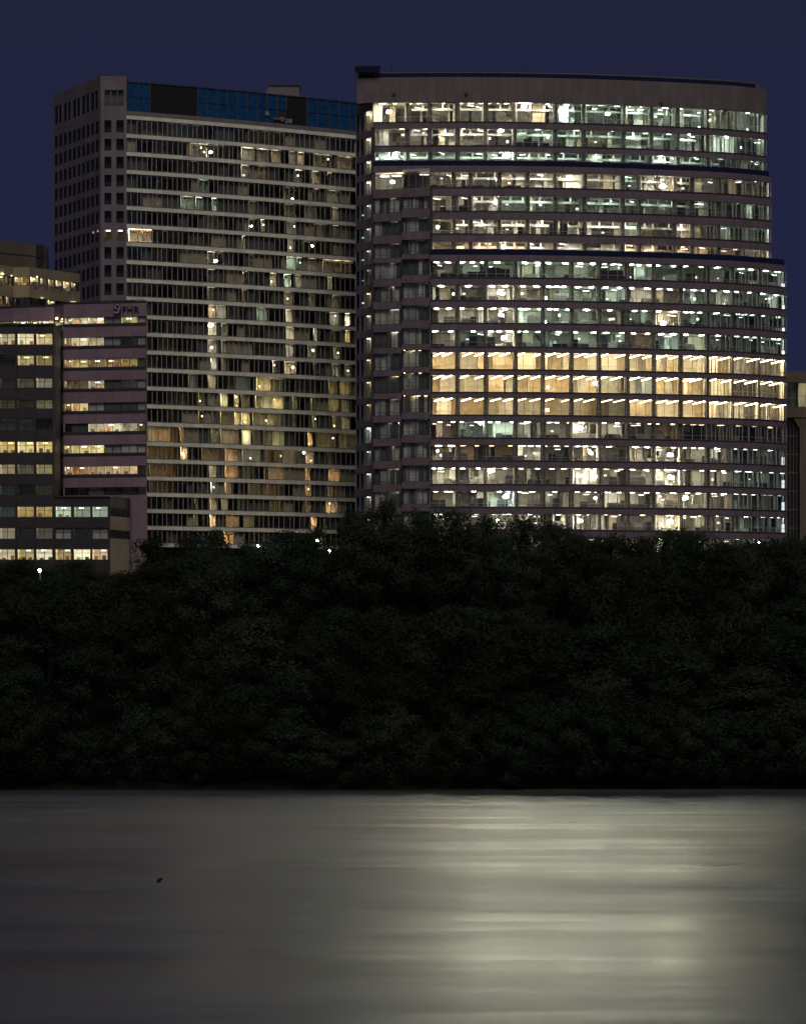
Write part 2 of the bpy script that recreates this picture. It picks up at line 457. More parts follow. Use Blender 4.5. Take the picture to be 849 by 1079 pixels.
# two dark bays and the end strip on the left, storey by storey
sideL = [('W', 7), ('W', 5), ('G', 5), ('W', 5), ('C', 2), ('C', 2), ('C', 2), ('C', 1), ('W', 3), ('W', 3), ('W', 4), ('A', 3), ('A', 3), ('A', 2), ('G', 6), ('C', 2), ('C', 3), ('W', 3), ('W', 2), ('W', 2)]
bay1 = [None, None, None, None, 1, .7, .7, 1, 2.5, 2, 3.4, 1.5, 3.5, 1.2, 5, 2.5, 2.5, 2.5, 1.5, 1]
bay2 = [None, None, None, None, .3, .5, .3, .3, .4, .4, .3, 4, 4.4, 4.2, .5, .3, .3, .3, .3, .3]
bfn1 = lambda x: YR0(x) + .5 + (453 - x) / 60 * 2.6
bfn2 = lambda x: YR0(x) + 1.6 - (x - 423) / 30 * 1.0
rooms_lights = MB()
for i, (yt, yb, off, xr) in enumerate(FL):
    z1, z0 = zz(yt, 0), zz(yb, 0)
    nxt = zz(FL[i + 1][0], 0) if i + 1 < len(FL) else GZ
    # end strip
    fn = strip_fn; dz = -.55
    b = MB(); b.band(curve(fn, 375, 393), nxt + dz, z0 + dz, -.2, .3); rt('spandrel', b, M['stone'])
    w = rt('ribbon_window', pane_mesh(fn, 375, 393, z0 + dz, z1 + dz), M['glass']); w['label'] = 'narrow end window, %s storey from the top' % ORD[i + 1]
    rt('frame', frame_mesh(fn, 375, 393, z0 + dz, z1 + dz, 4.5, .07, .16), M['mull'], w)
    t, L = sideL[i]
    b = comb(fn, [(375.3, 381, [1, 3], 2.6), (381, 385, [0], 3.2), (385, 392.8, [2, 0], 2.2)], z0 - .3 + dz, z1 + .3 + dz, rngI, 2, 4, start=.4); rt('interior_wall', b, WALLS)
    b = MB(); b.band(curve(fn, 375.3, 392.8), z1 + .3 + dz, z1 + .75 + dz, .31, 4.5); rt('floor_slab', b, M['slab'])
    for x, s in ((388, 1), (382.5, .35)) if 3 < i < 9 else ((388, 1),):
        X, Y = pt(fn, x); b = MB(); zl = (z1 if s == 1 else z0 + 1.2) + dz
        stuffz = zl - .2
        b.box(X - .22, X + .22, Y + .9, Y + 1.5, stuffz, stuffz + .14); rt('ceiling_light', b, emit(t, 26 * (L / 9) ** 1.5 * s))
    if off == SECU or i == 3:
        if i == 3:      # continue the fourth storey round to the corner
            b = MB(); b.band(curve(bfn1, 393, 453), nxt, z0, -.2, .3); rt('spandrel', b, M['stone'])
            w = rt('ribbon_window', pane_mesh(bfn1, 393, 453, z0, z1), M['glass']); rt('frame', frame_mesh(bfn1, 393, 453, z0, z1, 7.5, .05, .16, 0, .2), M['mull'], w)
            rt('interior_wall', comb(bfn1, [(393.4, 425, [0, 1, 0], None), (425, 439, [1, 3], 5), (439, 452.6, [0, 1], None)], z0 - .3, z1 + .3, rngI, 4, 7, start=.5), WALLS)
            b = MB(); b.band(curve(bfn1, 393.4, 452.6), z1 + .3, z1 + .8, .31, 9); rt('floor_slab', b, M['slab'])
            for x, e in ((405, 9), (418, 5), (447, 3)):
                X, Y = pt(bfn1, x); b = MB(); b.box(X - .8, X + .8, Y + 1.6, Y + 1.9, z1 - .15, z1 - .02); rt('ceiling_light', b, emit('W', e))
        continue
    for fn, xa, xb, L in ((bfn1, 393, 423, bay1[i]), (bfn2, 423, 453, bay2[i])):
        zo = 0 if fn is bfn1 else .5
        b = MB(); b.band(curve(fn, xa + .2, xb - .2), nxt + zo, z0 + zo, -.22 if fn is bfn1 else -.35, .3)
        rt('spandrel', b, M['stone'])
        w = rt('dark_window', pane_mesh(fn, xa, xb, z0 + zo, z1 + zo), M['glass'])
        rt('frame', frame_mesh(fn, xa, xb, z0 + zo, z1 + zo, 7.5, .05, .14, 0, .2), M['dark'], w)
        tone = 'A' if 11 <= i <= 13 else 'G' if i == 14 else 'W'
        rt('interior_wall', comb(fn, [(xa + .4, (xa + xb) / 2 + 3, [4, 0, 1], None), ((xa + xb) / 2 + 3, xb - .4, [4, 4, 0], None)], z0 - .3 + zo, z1 + .3 + zo, rngI, .3, .9, (2, 4), .28), WALLS)
        b = MB(); b.band(curve(fn, xa + .4, xb - .4), z1 + .3 + zo, z1 + .8 + zo, .31, 5.5); rt('floor_slab', b, M['slab'])
        if L:
            hw = .9 if L < 3.9 or fn is bfn1 else 2.1; X, Y = pt(fn, xb - (8 if hw < 1 else 15)); b = MB(); b.box(X - hw, X + hw, Y + .40, Y + .49, z1 - .05 + zo, z1 + .1 + zo); rt('ceiling_light', b, emit(tone, 34 * (L / 9) ** 1.5))
b = MB(); b.band(curve(strip_fn, 375, 393), zz(107, 0) - .5, zz(107.5, SECU) + .2, -.2, .4); rt('fascia', b, M['crownstone'])
# the piers between those bays
for x, fn, w, yt in ((393, bfn1, .35, 130), (423, bfn1, .35, 198), (453, bfn1, .42, 198)):
    X, Y = pt(fn, x); b = MB(); b.box(X - w, X + w, Y + .06, Y + 6.5, GZ, zz(yt, 0)); rt('pier', b, M['charcoal'])

# parapets: terraces at the two steps, crown wall, roofs
for off, xl, xr, yt, ym in ((SECM, 393, 812, 169.5, 181), (SECL, 453, 828, 263, 275)):
    fn = sec_fn(off); b = MB(); zm = zz(ym - 6.5, off)
    b.band(curve(fn, xl, xr - 2), zm, zz(yt, off), -.30, -.14); p = rt('balustrade', b, M['navygl'])
    b = MB(); b.band(curve(fn, xl, xr - 2), zz(yt, off), zz(yt, off) + .12, -.33, -.1); rt('handrail', b, M['dark'], p)
    b = MB(); b.band(curve(fn, xl, xr), zz(ym, off), zm, -.42, .4); rt('parapet', b, M['stone'])
    b = MB(); b.band(curve(fn, xl, xr), zm - .3, zm - .02, .42, 2.9); rt('terrace', b, M['slab'])
fn = sec_fn(SECU)
b = MB(); b.band(curve(fn, 376, 807), zz(107.5, SECU), zz(81, SECU), -.3, .5); rt('crown_wall', b, M['crownstone'])
b = MB(); b.band(curve(lambda x: fn(x) + .9, 377, 796), zz(81, SECU) + .01, zz(75.5, SECU), 0, .5); rt('crown_screen', b, M['navygl'])
b = MB(); b.band(curve(lambda x: fn(x) + 2.2, 392, 800), zz(81, SECU) + .02, zz(73, SECU), 0, .5); rt('roof_upstand', b, M['crownstone'])
b = MB(); b.band(curve(fn, 376.3, 806.6), zz(107.5, SECU) + 1.3, zz(83, SECU), .51, 24); rt('roof', b, M['slab'])
b = MB(); b.band(curve(lambda x: fn(x) - 1.6, 374, 400), zz(76.5, SECU), zz(70.5, SECU), 0, 3.0); k = rt('roof_cabin', b, M['navygl'])
b = MB(); b.band(curve(lambda x: fn(x) - 1.6, 373.6, 400.4), zz(70.5, SECU), zz(69.8, SECU), -.1, 3.1); rt('cabin_roof', b, M['dark'], k)
b = MB()
for x in (378, 384, 390): X, Y = pt(lambda x: fn(x) - 1.2, x); b.box(X - .1, X + .1, Y, Y + 3, zz(79, SECU), zz(76.5, SECU) - .01)
b.box(PX(377, 604), PX(391, 604), YR0(384) + 4.2, YR0(384) + 4.5, zz(77.6, SECU), zz(76.5, SECU) - .02); rt('cabin_bracket', b, M['dark'], k)
for x, h in ((412, 2.2), (482, 1.0), (556, 1.2), (657, .9)):
    X, Y = pt(fn, x); b = MB(); b.tube([(X, Y + 6, zz(83, SECU)), (X, Y + 6, zz(73, SECU) + h)], [.12, .08], 6)
    rt('mast', b, M['dark'])
# crown wall small fixtures
for x, y in ((415, 99.5), (491, 99.5), (696, 104.5), (764, 108)):
    X, Y = pt(fn, x); b = MB(); b.lathe((X, Y - .3, zz(y, SECU)), [(.16, -.35), (.3, -.2), (.3, -.01)], 'y', 10); rt('wall_fixture', b, M['dark'])
# flanks, rear and the mass of the tower
for off, xl, xr, ya, yb in ((SECU, 393, 807, 107, 176), (SECM, 393, 812, 176, 270), (SECL, 393, 828, 270, 0)):
    fn = sec_fn(off); z0 = zz(yb, off) if yb else GZ; z1 = zz(ya, off)
    A = pt(fn, xr); b = MB(); b.box(A[0] - .3, A[0] + .02, A[1] + (.5 if off else 3.5), 650, z0, z1 + .4); rt('side_wall', b, M['stone'])
    A = pt(fn, xl); b = MB(); b.box(A[0] + .2, A[0] + .5, A[1] + 8, 650, z0, z1 + .4); rt('side_wall', b, M['stone'])
b = MB(); b.box(PX(376, 650), PX(828, 614) - .4, 650, 650.5, GZ, zz(83, SECU)); rt('rear_wall', b, M['stone'])
b = MB(); b.band(curve(sec_fn(15), 395, 803), GZ, zz(108, SECU), 0, 1); rt('core_wall', b, M['wall1'])
b = MB(); b.band(curve(strip_fn, 375, 393), GZ, GZ + .1, 4.6, 5); rt('core_wall', b, M['wall1'])
b = MB(); b.box(PX(376, 606), PX(376, 606) + .3, 614, 650, GZ, zz(83, SECU)); rt('side_wall', b, M['stone'])

# corner lamps on the right end, one bright panel per storey
for i in (7, 8, 9, 10, 15, 16, 17, 18):
    yt, yb, off, xr = FL[i]; X, Y = pt(sec_fn(0), 825.2)
    b = MB(); zb = zz(yb - 2.0, 0) - .9; b.box(X - .25, X + .25, Y + .5, Y + .7, zb, zb + (1.3 if i < 11 else 2.1)); rt('corner_lamp', b, emit('C', 2.2 if i < 11 else 1.2))

# cabinets and plants that stand against the glass as dark shapes
cab_src = {}
def cabinet(px, i, w, h, k):
    yt, yb, off, xr = FL[i]; fn = sec_fn(off); X, Y = pt(fn, px); z0 = zz(yb, off) - .24
    org = (X, Y + .75, z0)
    lab = 'dark office cabinet against the glass on the %s lit storey, %s from the left there' % (ORD[i + 1], ORD[k])
    t = thing('filing_cabinet', lab, 'cabinet', org, 'cabinets against the windows of the curved tower')
    b = MB(); b.box(X - w / 2, X + w / 2, Y + .5, Y + 1.0, z0, z0 + h); obj('cabinet_body', b, M['dark'], t, org)
    n = max(2, int(h / .45))
    for q in range(n):
        a = z0 + .05 + (h - .08) * q / n
        b = MB(); b.box(X - w / 2 + .04, X + w / 2 - .04, Y + .475, Y + .497, a, a + (h - .08) / n - .04); obj('drawer', b, M['charcoal'], t, org)
for i, lst in ((1, ((548, 1.9, 1.0), (556, 1.4, 1.6), (563, 1.2, 1.2), (574, 1.6, .9))), (3, ((462, 3, .7), (500, 3.2, .6), (540, 3, .7))), (4, ((466, 1.3, 1.1), (487, 1.4, 1.3), (492, 1.0, 1.0))),
               (5, ((548, .9, 1.6), (582, 1.2, 2.2), (594, 1.3, 2.3), (613, .9, 1.6))), (7, ((476, 4.0, 1.1), (502, 3.4, 1.3), (520, 2.2, 2.0), (530, 2.4, 1.8), (641, 2.6, 1.8), (650, 2.2, 1.9))),
               (10, ((488, .8, 1.1), (499, 1.6, 2.1), (517, 1.8, 2.0), (590, 2.6, .9), (606, .9, 1.7), (691, 1.0, 1.8), (536, 1.0, .8))), (14, ((641, 1.3, .9), (668, 1.2, .7)))):
    for k, (x, w, h) in enumerate(sorted(lst)): cabinet(x, i, w, h, k + 1)

# work lamps in the curved tower
def storey_at(py):
    for i, (yt, yb, off, xr) in enumerate(FL):
        if yt - 4 <= py <= yb + 4: return i
    return 19
lst = [(410, 118, 'W', 90), (552, 112, 'W', 100), (640, 120, 'G', 90), (745, 126, 'L', 70), (527, 138, 'W', 90), (416, 164, 'G', 90), (535, 163, 'G', 90), (696, 168, 'G', 80),
       (414, 191, 'W', 90), (525, 189, 'W', 90), (698, 196, 'W', 100), (523, 213, 'W', 90), (525, 237, 'W', 50), (461, 239, 'P', 40), (529, 260, 'W', 90), (529, 309, 'W', 90),
       (528, 332, 'W', 90), (531, 356, 'W', 90), (699, 340, 'L', 80), (627, 404, 'C', 90), (577, 408, 'P', 40), (577, 432, 'P', 40), (507, 446, 'G', 80), (611, 451, 'W', 90),
       (622, 477, 'W', 90), (461, 475, 'P', 50), (706, 479, 'W', 120), (517, 496, 'W', 90), (610, 501, 'W', 110), (707, 503, 'W', 120), (533, 523, 'G', 80), (722, 525, 'L', 90),
       (611, 549, 'W', 120), (706, 549, 'W', 130), (627, 525, 'P', 30), (574, 339, 'P', 20), (575, 314, 'P', 20), (627, 502, 'P', 30)]
by = {}
for l in lst: by.setdefault(storey_at(l[1]), []).append(l)
for i, ls in by.items():
    ls.sort()
    for k, (x, y, t, e) in enumerate(ls):
        col = {'W': 'white', 'G': 'greenish white', 'L': 'creamy white', 'C': 'cold white', 'P': 'peach coloured'}[t]
        if len(ls) == 1: pos = 'the only one there'
        elif k == 0: pos = 'leftmost there'
        elif k == len(ls) - 1: pos = 'rightmost there'
        else: pos = '%s from left there' % ORD[k + 1]
        off = FL[i][2]; small = e < 60
        fn = sec_fn(off)
        if x < 453 and i == 3: fn = bfn1
        Y = fn(x) + 1.0
        work_lamp(x, y, Y, zz(FL[i][0], off) + .25, ('%s %s lamp inside the %s storey of the curved tower, %s' % ('small' if small else 'glaring', col, ORD[i + 1], pos)), t, e * .5, .24 if small else .42)

def punched(fn, us, zs, holes, depth=.35, mi=0):
    """wall sheet with real openings. us, zs: sorted breaks; holes: set of (i, j) grid cells left open, lined with reveals"""
    mb = MB()
    P = [pt(fn, u) for u in us]
    for i in range(len(us) - 1):
        (xa, ya), (xb, yb) = P[i], P[i + 1]
        for j in range(len(zs) - 1):
            z0, z1 = zs[j], zs[j + 1]
            if (i, j) in holes:
                a0, b0 = (xa, ya), (xb, yb); a1, b1 = (xa, ya + depth), (xb, yb + depth)
                if (i - 1, j) not in holes: mb.face([(*a0, z0), (*a1, z0), (*a1, z1), (*a0, z1)], mi)
                if (i + 1, j) not in holes: mb.face([(*b0, z0), (*b0, z1), (*b1, z1), (*b1, z0)], mi)
                if (i, j - 1) not in holes: mb.face([(*a0, z0), (*b0, z0), (*b1, z0), (*a1, z0)], mi)
                if (i, j + 1) not in holes: mb.face([(*a0, z1), (*a1, z1), (*b1, z1), (*b0, z1)], mi)
            else:
                mb.face([(xa, ya, z0), (xb, yb, z0), (xb, yb, z1), (xa, ya, z1)], mi)
    return mb
def room_box(fn, xa, xb, z0, z1, d0, d1, rng, pal):
    """five inner faces of a room behind one window, with a cupboard or screen standing forward of the rear wall"""
    mb = MB(); A = pt(fn, xa); B = pt(fn, xb); c = rng.choice(pal)
    za, zb = z0 - .25, z1 + .2
    mb.raw([(A[0], A[1] + d1, za), (B[0], B[1] + d1, za), (B[0], B[1] + d1, zb), (A[0], A[1] + d1, zb)], c)
    mb.raw([(A[0], A[1] + d0, za), (A[0], A[1] + d1, za), (A[0], A[1] + d1, zb), (A[0], A[1] + d0, zb)], c)
    mb.raw([(B[0], B[1] + d1, za), (B[0], B[1] + d0, za), (B[0], B[1] + d0, zb), (B[0], B[1] + d1, zb)], c)
    mb.raw([(A[0], A[1] + d0, zb), (B[0], B[1] + d0, zb), (B[0], B[1] + d1, zb), (A[0], A[1] + d1, zb)], 0)
    mb.raw([(A[0], A[1] + d0, za), (A[0], A[1] + d1, za), (B[0], B[1] + d1, za), (B[0], B[1] + d0, za)], 1)
    return mb

# =================================================================== LEFT TOWER (striped residential tower)
def YL(x): u = x - 133; return 640 + .08 * u + .000095 * u * u
def YLpier(x): return 639.7
def YLside(x): return 639.7 + (106 - x) / 49 * 21.0
lt_org = (PX(240, 660), 660, GZ)
LT = thing('residential_tower', 'tall mostly dark tower striped with pale floor bands, blue glass panels along its crown', 'building', lt_org)
def lt(name, mb, mats, parent=None, smooth=False): return obj(name, mb, mats, parent or LT, lt_org, smooth)
SP = [124, 143.5, 162.5, 181.5, 200.5, 219.5, 238.5, 257.5, 276.5, 295.7, 314.7, 333.6, 352, 370.7, 389.4, 408.7, 427.7, 446.4, 467.2, 485.4, 503.6, 520.8, 538.2, 556, 574]
def zl(y): return PZ(y, 641)
# lit spans per storey: (x0, x1, tone, level)
LIT = {0: [(175, 215, 'G', .6), (262, 300, 'G', .7)],
 1: [(200, 217, 'W', 3), (254, 268, 'W', 5), (270, 285, 'W', 5), (286, 296, 'W', 3), (304, 312, 'W', 3), (313, 320, 'W', 4), (330, 350, 'W', 3), (355, 372, 'W', 2)],
 2: [(200, 208, 'G', 1), (254, 262, 'W', 4), (272, 281, 'W', 4), (311, 319, 'W', 4), (328, 336, 'W', 4), (345, 350, 'W', 2)],
 3: [(208, 220, 'G', 2), (329, 336, 'W', 3), (344, 358, 'W', 3)],
 4: [(190, 205, 'G', 3), (206, 214, 'G', 5), (223, 228, 'G', 5), (262, 271, 'G', 2), (300, 312, 'W', 2), (320, 334, 'W', 2), (350, 357, 'W', 4)],
 5: [(216, 228, 'W', 1), (262, 270, 'W', 2), (275, 279, 'W', 4), (301, 312, 'W', 3), (330, 345, 'W', 2), (350, 358, 'W', 3)],
 6: [(135, 160, 'P', 8), (171, 176, 'W', 1), (255, 258, 'W', 3), (303, 309, 'W', 3)],
 7: [(218, 227, 'W', 3), (262, 267, 'W', 2), (302, 312, 'G', 4), (313, 318, 'G', 3), (324, 333, 'W', 4), (340, 372, 'P', 5)],
 8: [(218, 227, 'W', 4), (256, 260, 'W', 5), (284, 291, 'W', 4), (299, 307, 'G', 5), (311, 318, 'W', 2), (345, 350, 'W', 2)],
 9: [(219, 227, 'W', 4), (255, 260, 'W', 2), (299, 308, 'W', 4), (325, 333, 'W', 3), (350, 357, 'W', 2)],
 10: [(219, 227, 'W', 4), (228, 238, 'W', 3), (270, 281, 'G', 4), (301, 308, 'W', 5), (347, 357, 'W', 5), (363, 369, 'W', 6)],
 11: [(219, 228, 'W', 6), (233, 240, 'W', 4), (301, 310, 'W', 4), (330, 334, 'W', 4), (350, 358, 'Y', 4), (363, 369, 'Y', 4)],
 12: [(219, 228, 'W', 7), (233, 239, 'W', 4), (301, 309, 'W', 6), (324, 333, 'W', 3), (351, 358, 'W', 5)],
 13: [(198, 210, 'W', 3), (222, 228, 'W', 6), (233, 238, 'W', 3), (287, 292, 'W', 6), (300, 312, 'W', 6), (330, 335, 'W', 3), (350, 357, 'W', 5), (363, 369, 'W', 3)],
 14: [(198, 206, 'W', 4), (219, 227, 'W', 4), (248, 262, 'G', 1), (270, 298, 'Y', 5), (346, 356, 'Y', 5), (358, 368, 'Y', 3)],
 15: [(209, 216, 'Y', 3), (219, 229, 'W', 4), (232, 240, 'Y', 5), (247, 252, 'Y', 5), (254, 263, 'Y', 6), (269, 298, 'Y', 6), (308, 313, 'Y', 4), (328, 333, 'Y', 4), (346, 357, 'Y', 5), (360, 368, 'Y', 3)],
 16: [(209, 215, 'Y', 3), (223, 228, 'W', 4), (232, 241, 'Y', 5), (247, 253, 'Y', 5), (254, 263, 'Y', 6), (266, 298, 'Y', 6), (308, 313, 'Y', 4), (329, 334, 'Y', 4), (350, 356, 'Y', 4), (360, 368, 'Y', 3)],
 17: [(155, 188, 'O', 2.6), (189, 194, 'O', 5), (222, 230, 'Y', 3), (232, 252, 'A', 6), (255, 264, 'Y', 5), (266, 276, 'Y', 4), (278, 299, 'Y', 4), (324, 329, 'O', 6), (334, 356, 'Y', 3), (357, 373, 'Y', 4)],
 18: [(155, 186, 'O', 2), (190, 197, 'O', 6), (212, 235, 'O', 1.5), (237, 250, 'O', 6), (255, 275, 'W', 3), (280, 298, 'O', 3), (322, 330, 'O', 5), (345, 352, 'O', 2)],
 19: [(157, 185, 'O', 1.4), (220, 228, 'W', 6), (237, 250, 'O', 6), (255, 270, 'Y', 2), (278, 299, 'O', 3.4), (322, 327, 'O', 6), (346, 358, 'O', 5)],
 20: [(157, 185, 'O', 1), (204, 209, 'Y', 2), (222, 228, 'W', 5), (237, 244, 'O', 6), (262, 278, 'Y', 1.5), (281, 299, 'O', 2), (322, 328, 'O', 3), (345, 352, 'O', 2)],
 21: [(205, 209, 'W', 2), (221, 228, 'W', 5), (233, 240, 'W', 3), (250, 262, 'G', 1.2), (284, 298, 'Y', 3), (322, 328, 'O', 3), (343, 356, 'O', 5)],
 22: [(204, 209, 'Y', 3), (221, 227, 'P', 7), (238, 252, 'O', 4), (256, 268, 'Y', 1.5), (328, 334, 'O', 5), (340, 346, 'O', 3)],
 23: [(236, 246, 'O', 5), (268, 275, 'Y', 2), (330, 340, 'Y', 5)]}
rngL = random.Random(21)
lt_lights = MB(); lt_mats = []
def lmi(tone, e):
    m = emit(tone, e)
    if m not in lt_mats: lt_mats.append(m)
    return lt_mats.index(m)
pts = curve(YL, 133.4, 380, 5)
for i, y in enumerate(SP):
    zc = zl(y); hh = 2.1 / 5.62
    ztop = zc + hh; zbot = zc - hh
    b = MB(); b.band(pts, zbot, ztop, -.35, .4); sp = lt('spandrel', b, M['cream'])
    b = MB(); b.band(pts, ztop + .003, ztop + .10, -.42, -.2); lt('sill_rail', b, M['mull'], sp)
    b = MB(); b.band(curve(YL, 134, 379, 12), zbot + .02, ztop - .02, 1.3, 10.5); b.band(curve(YL, 134, 379, 12), ztop - .11, ztop - .022, .405, 1.298); lt('floor_slab', b, M['slab'])
    if i == len(SP) - 1: break
    zn = zl(SP[i + 1]) + hh
    w = lt('ribbon_window', pane_mesh(YL, 133.4, 380, zn, zbot), M['glass']); w['label'] = '%s storey window band of the striped tower' % ORD[i + 1]
    lt('frame', frame_mesh(YL, 133.4, 380, zn, zbot, 5.38, .055, .2, 0, None, .9, rngL), M['fin'], w)
    spans = sorted(LIT.get(i, []))
    rooms = []; x = 134
    def fill(a, c):
        while a < c - .5:
            n = min(c, a + rngL.choice([9, 11, 16, 21]))
            if c - n < 4: n = c
            cur = rngL.random() < (.2 if a < 186 else .5)
            rooms.append((a, n, PAL['curtain'] if cur else PAL['home'] if rngL.random() < .5 else PAL['dark'], rngL.uniform(.5, .8) if cur else None)); a = n
    for (a, c, t, L) in spans:
        if a > x: fill(x, a)
        a = max(a, x)
        rooms.append((a, c, PAL['home'] if t != 'O' else [2, 2, 0], None if c - a > 14 else rngL.uniform(2.2, 4))); x = c
        e = 13 * (L / 9) ** 1.6 * (4.6 if L >= 5 else 2.6)
        nl = 1 if c - a < 16 else 2 if c - a < 24 else 3
        for q in range(nl):
            xx = a + (c - a) * (q + .5) / nl; X, Y = pt(YL, xx); zt = zbot - rngL.choice([.15, .2, .9, 1.4])
            zt = zbot + .32; hx = min(1.0, (c - a) / nl * .06); lt_lights.box(X - hx, X + hx, Y + .6, Y + 1.2, zt - .1, zt, lmi(t, e * rngL.uniform(.7, 2.4) / max(.3, hx)))
            if L >= 3 and rngL.random() < .22:      # a small bare bulb in view
                zt = zn + rngL.uniform(.7, 2.1); xx = rngL.uniform(a + 1.5, c - 1.5); X, Y = pt(YL, xx)
                lt_lights.box(X - .12, X + .12, Y + .75, Y + 1.05, zt - .12, zt + .12, lmi(t, 7))
    fill(x, 379)
    # dim rooms: faint strips added behind the window heads to lift the dark
    for _ in range(9):
        xx = rngL.uniform(190, 374); X, Y = pt(YL, xx); zt = zbot + .3
        lt_lights.box(X - .5, X + .5, Y + .7, Y + 1.1, zt - .1, zt, lmi(rngL.choice('GWWY'), rngL.choice([.15, .35, .6, .6])))
    lt('interior_wall', comb(YL, rooms, zl(SP[i + 1]) + hh, zbot + .62, rngL, 2.6, 5.5, (1, 3), .08), WALLS)
o = lt('room_lamp', lt_lights, lt_mats); o['kind'] = 'stuff'

# corner pier and the left flank with punched windows
us = [106]; holes_u = []
for a, c in ((110, 117.4), (122.5, 130.5)): us += [a, c]; holes_u.append(len(us) - 2)
us.append(133.4)
def wall_rows():
    zs = [GZ]; rows = []
    for i in range(len(SP) - 2, -1, -1):
        zs += [zl(SP[i + 1] - 3.2), zl(SP[i] + 3.4)]; rows.append(len(zs) - 2)
    return zs, rows
zs, rows = wall_rows()
zs += [zl(112.5), zl(95.5), zl(81)]
holes = {(u, r) for u in holes_u for r in rows}
top_j = len(zs) - 3
for k in range(1, len(us) - 2): holes.add((k, top_j))
b = punched(YLpier, us, zs, holes); pier_wall = lt('corner_wall', b, M['pier'])
for u in holes_u:
    for r in rows:
        z0, z1 = zs[r], zs[r + 1]
        if z1 < PZ(330, 640): continue
        fn = lambda x: 639.7 + .3
        w = lt('corner_window', pane_mesh(fn, us[u], us[u + 1], z0, z1), M['glassd'])
        lt('frame', frame_mesh(fn, us[u], us[u + 1], z0, z1, 20, .06, .12, 0, .28), M['dark'], w)
        lit = abs((z0 + z1) / 2 - zl(248)) < 1.5
        lt('room', room_box(fn, us[u] + .05, us[u + 1] - .05, z0, z1, .12, 4 if lit else 1.2, rngL, [2] if lit else [3, 4]), WALLS, w)
        if lit:
            X, Y = pt(fn, (us[u] + us[u + 1]) / 2); b = MB(); b.box(X - .4, X + .4, Y + .6, Y + .9, z1 - .3, z1 - .1); lt('ceiling_light', b, emit('P', 8.5), w)
w = lt('loft_window', pane_mesh(lambda x: 640.0, 110, 130.5, zl(112.5), zl(95.5)), M['glassd']); lt('frame', frame_mesh(lambda x: 640.0, 110, 130.5, zl(112.5), zl(95.5), 7, .08, .14, 0, .33), M['pier'], w)
lt('room', room_box(lambda x: 640.0, 110.1, 130.4, zl(112.5), zl(95.5), .12, .7, rngL, [1]), WALLS, w)

us2 = [57]; hu = []
for k in range(10): us2 += [57.9 + k * 4.8, 57.9 + k * 4.8 + 2.9]; hu.append(len(us2) - 2)
us2.append(106)
zs2, rows2 = wall_rows(); zs2 += [zl(114.5), zl(95), zl(81)]
tj = len(zs2) - 3
holes = {(u, r) for u in hu for r in rows2 if zs2[r] > PZ(345, 640)}
for k in range(0, 10, 2):
    for q in range(3): holes.add((hu[k] + q, tj))
b = punched(YLside, us2, zs2, holes); lt('flank_wall', b, M['pier'])
sfn = lambda x: YLside(x) + .25
for u in hu:
    for r in rows2:
        if (u, r) in holes:
            w = lt('flank_window', pane_mesh(sfn, us2[u], us2[u + 1], zs2[r], zs2[r + 1]), M['glassd'])
            zt = zs2[r] + (zs2[r + 1] - zs2[r]) * .3
            b = MB(); b.band(curve(sfn, us2[u], us2[u + 1]), zt, zt + .09, -.05, .05); lt('frame', b, M['dark'], w)
for k in range(0, 10, 2):
    w = lt('loft_window', pane_mesh(sfn, us2[hu[k]], us2[hu[k] + 3], zs2[tj], zs2[tj + 1]), M['glassd'])
    lt('frame', frame_mesh(sfn, us2[hu[k]], us2[hu[k] + 3], zs2[tj], zs2[tj + 1], 4, .07, .14), M['pier'], w)
# warm lit flank windows beside the lit corner rooms
for u in hu[-2:]:
    b = MB(); x = (us2[u] + us2[u + 1]) / 2; X, Y = pt(YLside, x); b.box(X - .2, X + .2, Y + 1.5, Y + 1.8, zl(243), zl(241)); lt('ceiling_light', b, emit('P', .8))
b = MB()
A, Bp = pt(lambda x: YLside(x) + 2.2, 57.5), (PX(106, 640) + 0.3, 642.2)
b.face([(A[0], A[1], GZ), (Bp[0], Bp[1], GZ), (Bp[0], Bp[1], zl(117)), (A[0], A[1], zl(117))]); lt('inner_wall', b, M['wall3'])

# crown: blue glass, dark louvres, roof
zb0, zb1 = zl(118), zl(85)
def crown(x): return YL(x) + 1.2
def crown_panel(name, xa, xb, ya, yb, mat, grid=True):
    za, zb = zl(yb), zl(ya)
    b = MB(); b.band(curve(crown, xa, xb), za, zb, 0, .2); p = lt(name, b, mat)
    if grid:
        b = frame_mesh(lambda x: crown(x) - .1, xa, xb, za, zb, 11.0, .11, .12, 0, .5); lt('frame', b, M['dark'], p)
crown_panel('blue_panel', 133.6, 158, 86, 116.5, M['bluegl'])
crown_panel('louvre_panel', 158.2, 208, 86, 117, M['louvre'], False)
crown_panel('blue_panel', 208.2, 292, 86, 116.5, M['bluegl'])
crown_panel('blue_panel', 292.2, 302, 86, 101, M['bluegl'])
crown_panel('louvre_panel', 292.2, 302, 101.2, 117, M['dark'], False)
crown_panel('louvre_panel', 302.2, 323, 86, 117, M['louvre'], False)
crown_panel('blue_panel', 323.2, 380, 86, 116.5, M['bluegl'])
b = MB(); b.band(curve(crown, 133.6, 380), zl(86) + .01, zl(85), -.2, .4); lt('coping', b, M['dark'])
b = MB(); b.band(pts, zl(121.6), zl(117.5), -.3, 1.1); lt('crown_ledge', b, M['mull'])
b = MB(); b.band(curve(crown, 134, 380, 12), zl(88), zl(87), .6, 24); lt('roof', b, M['slab'])
for px, y in ((281.5, 107), (297, 112), (302, 113), (306, 113)):
    X, Y = pt(crown, px); b = MB(); b.box(X - .35, X + .35, Y - .5, Y - .25, zl(y + 2), zl(y - 2.5)); lt('gantry_bracket', b, M['mull'])
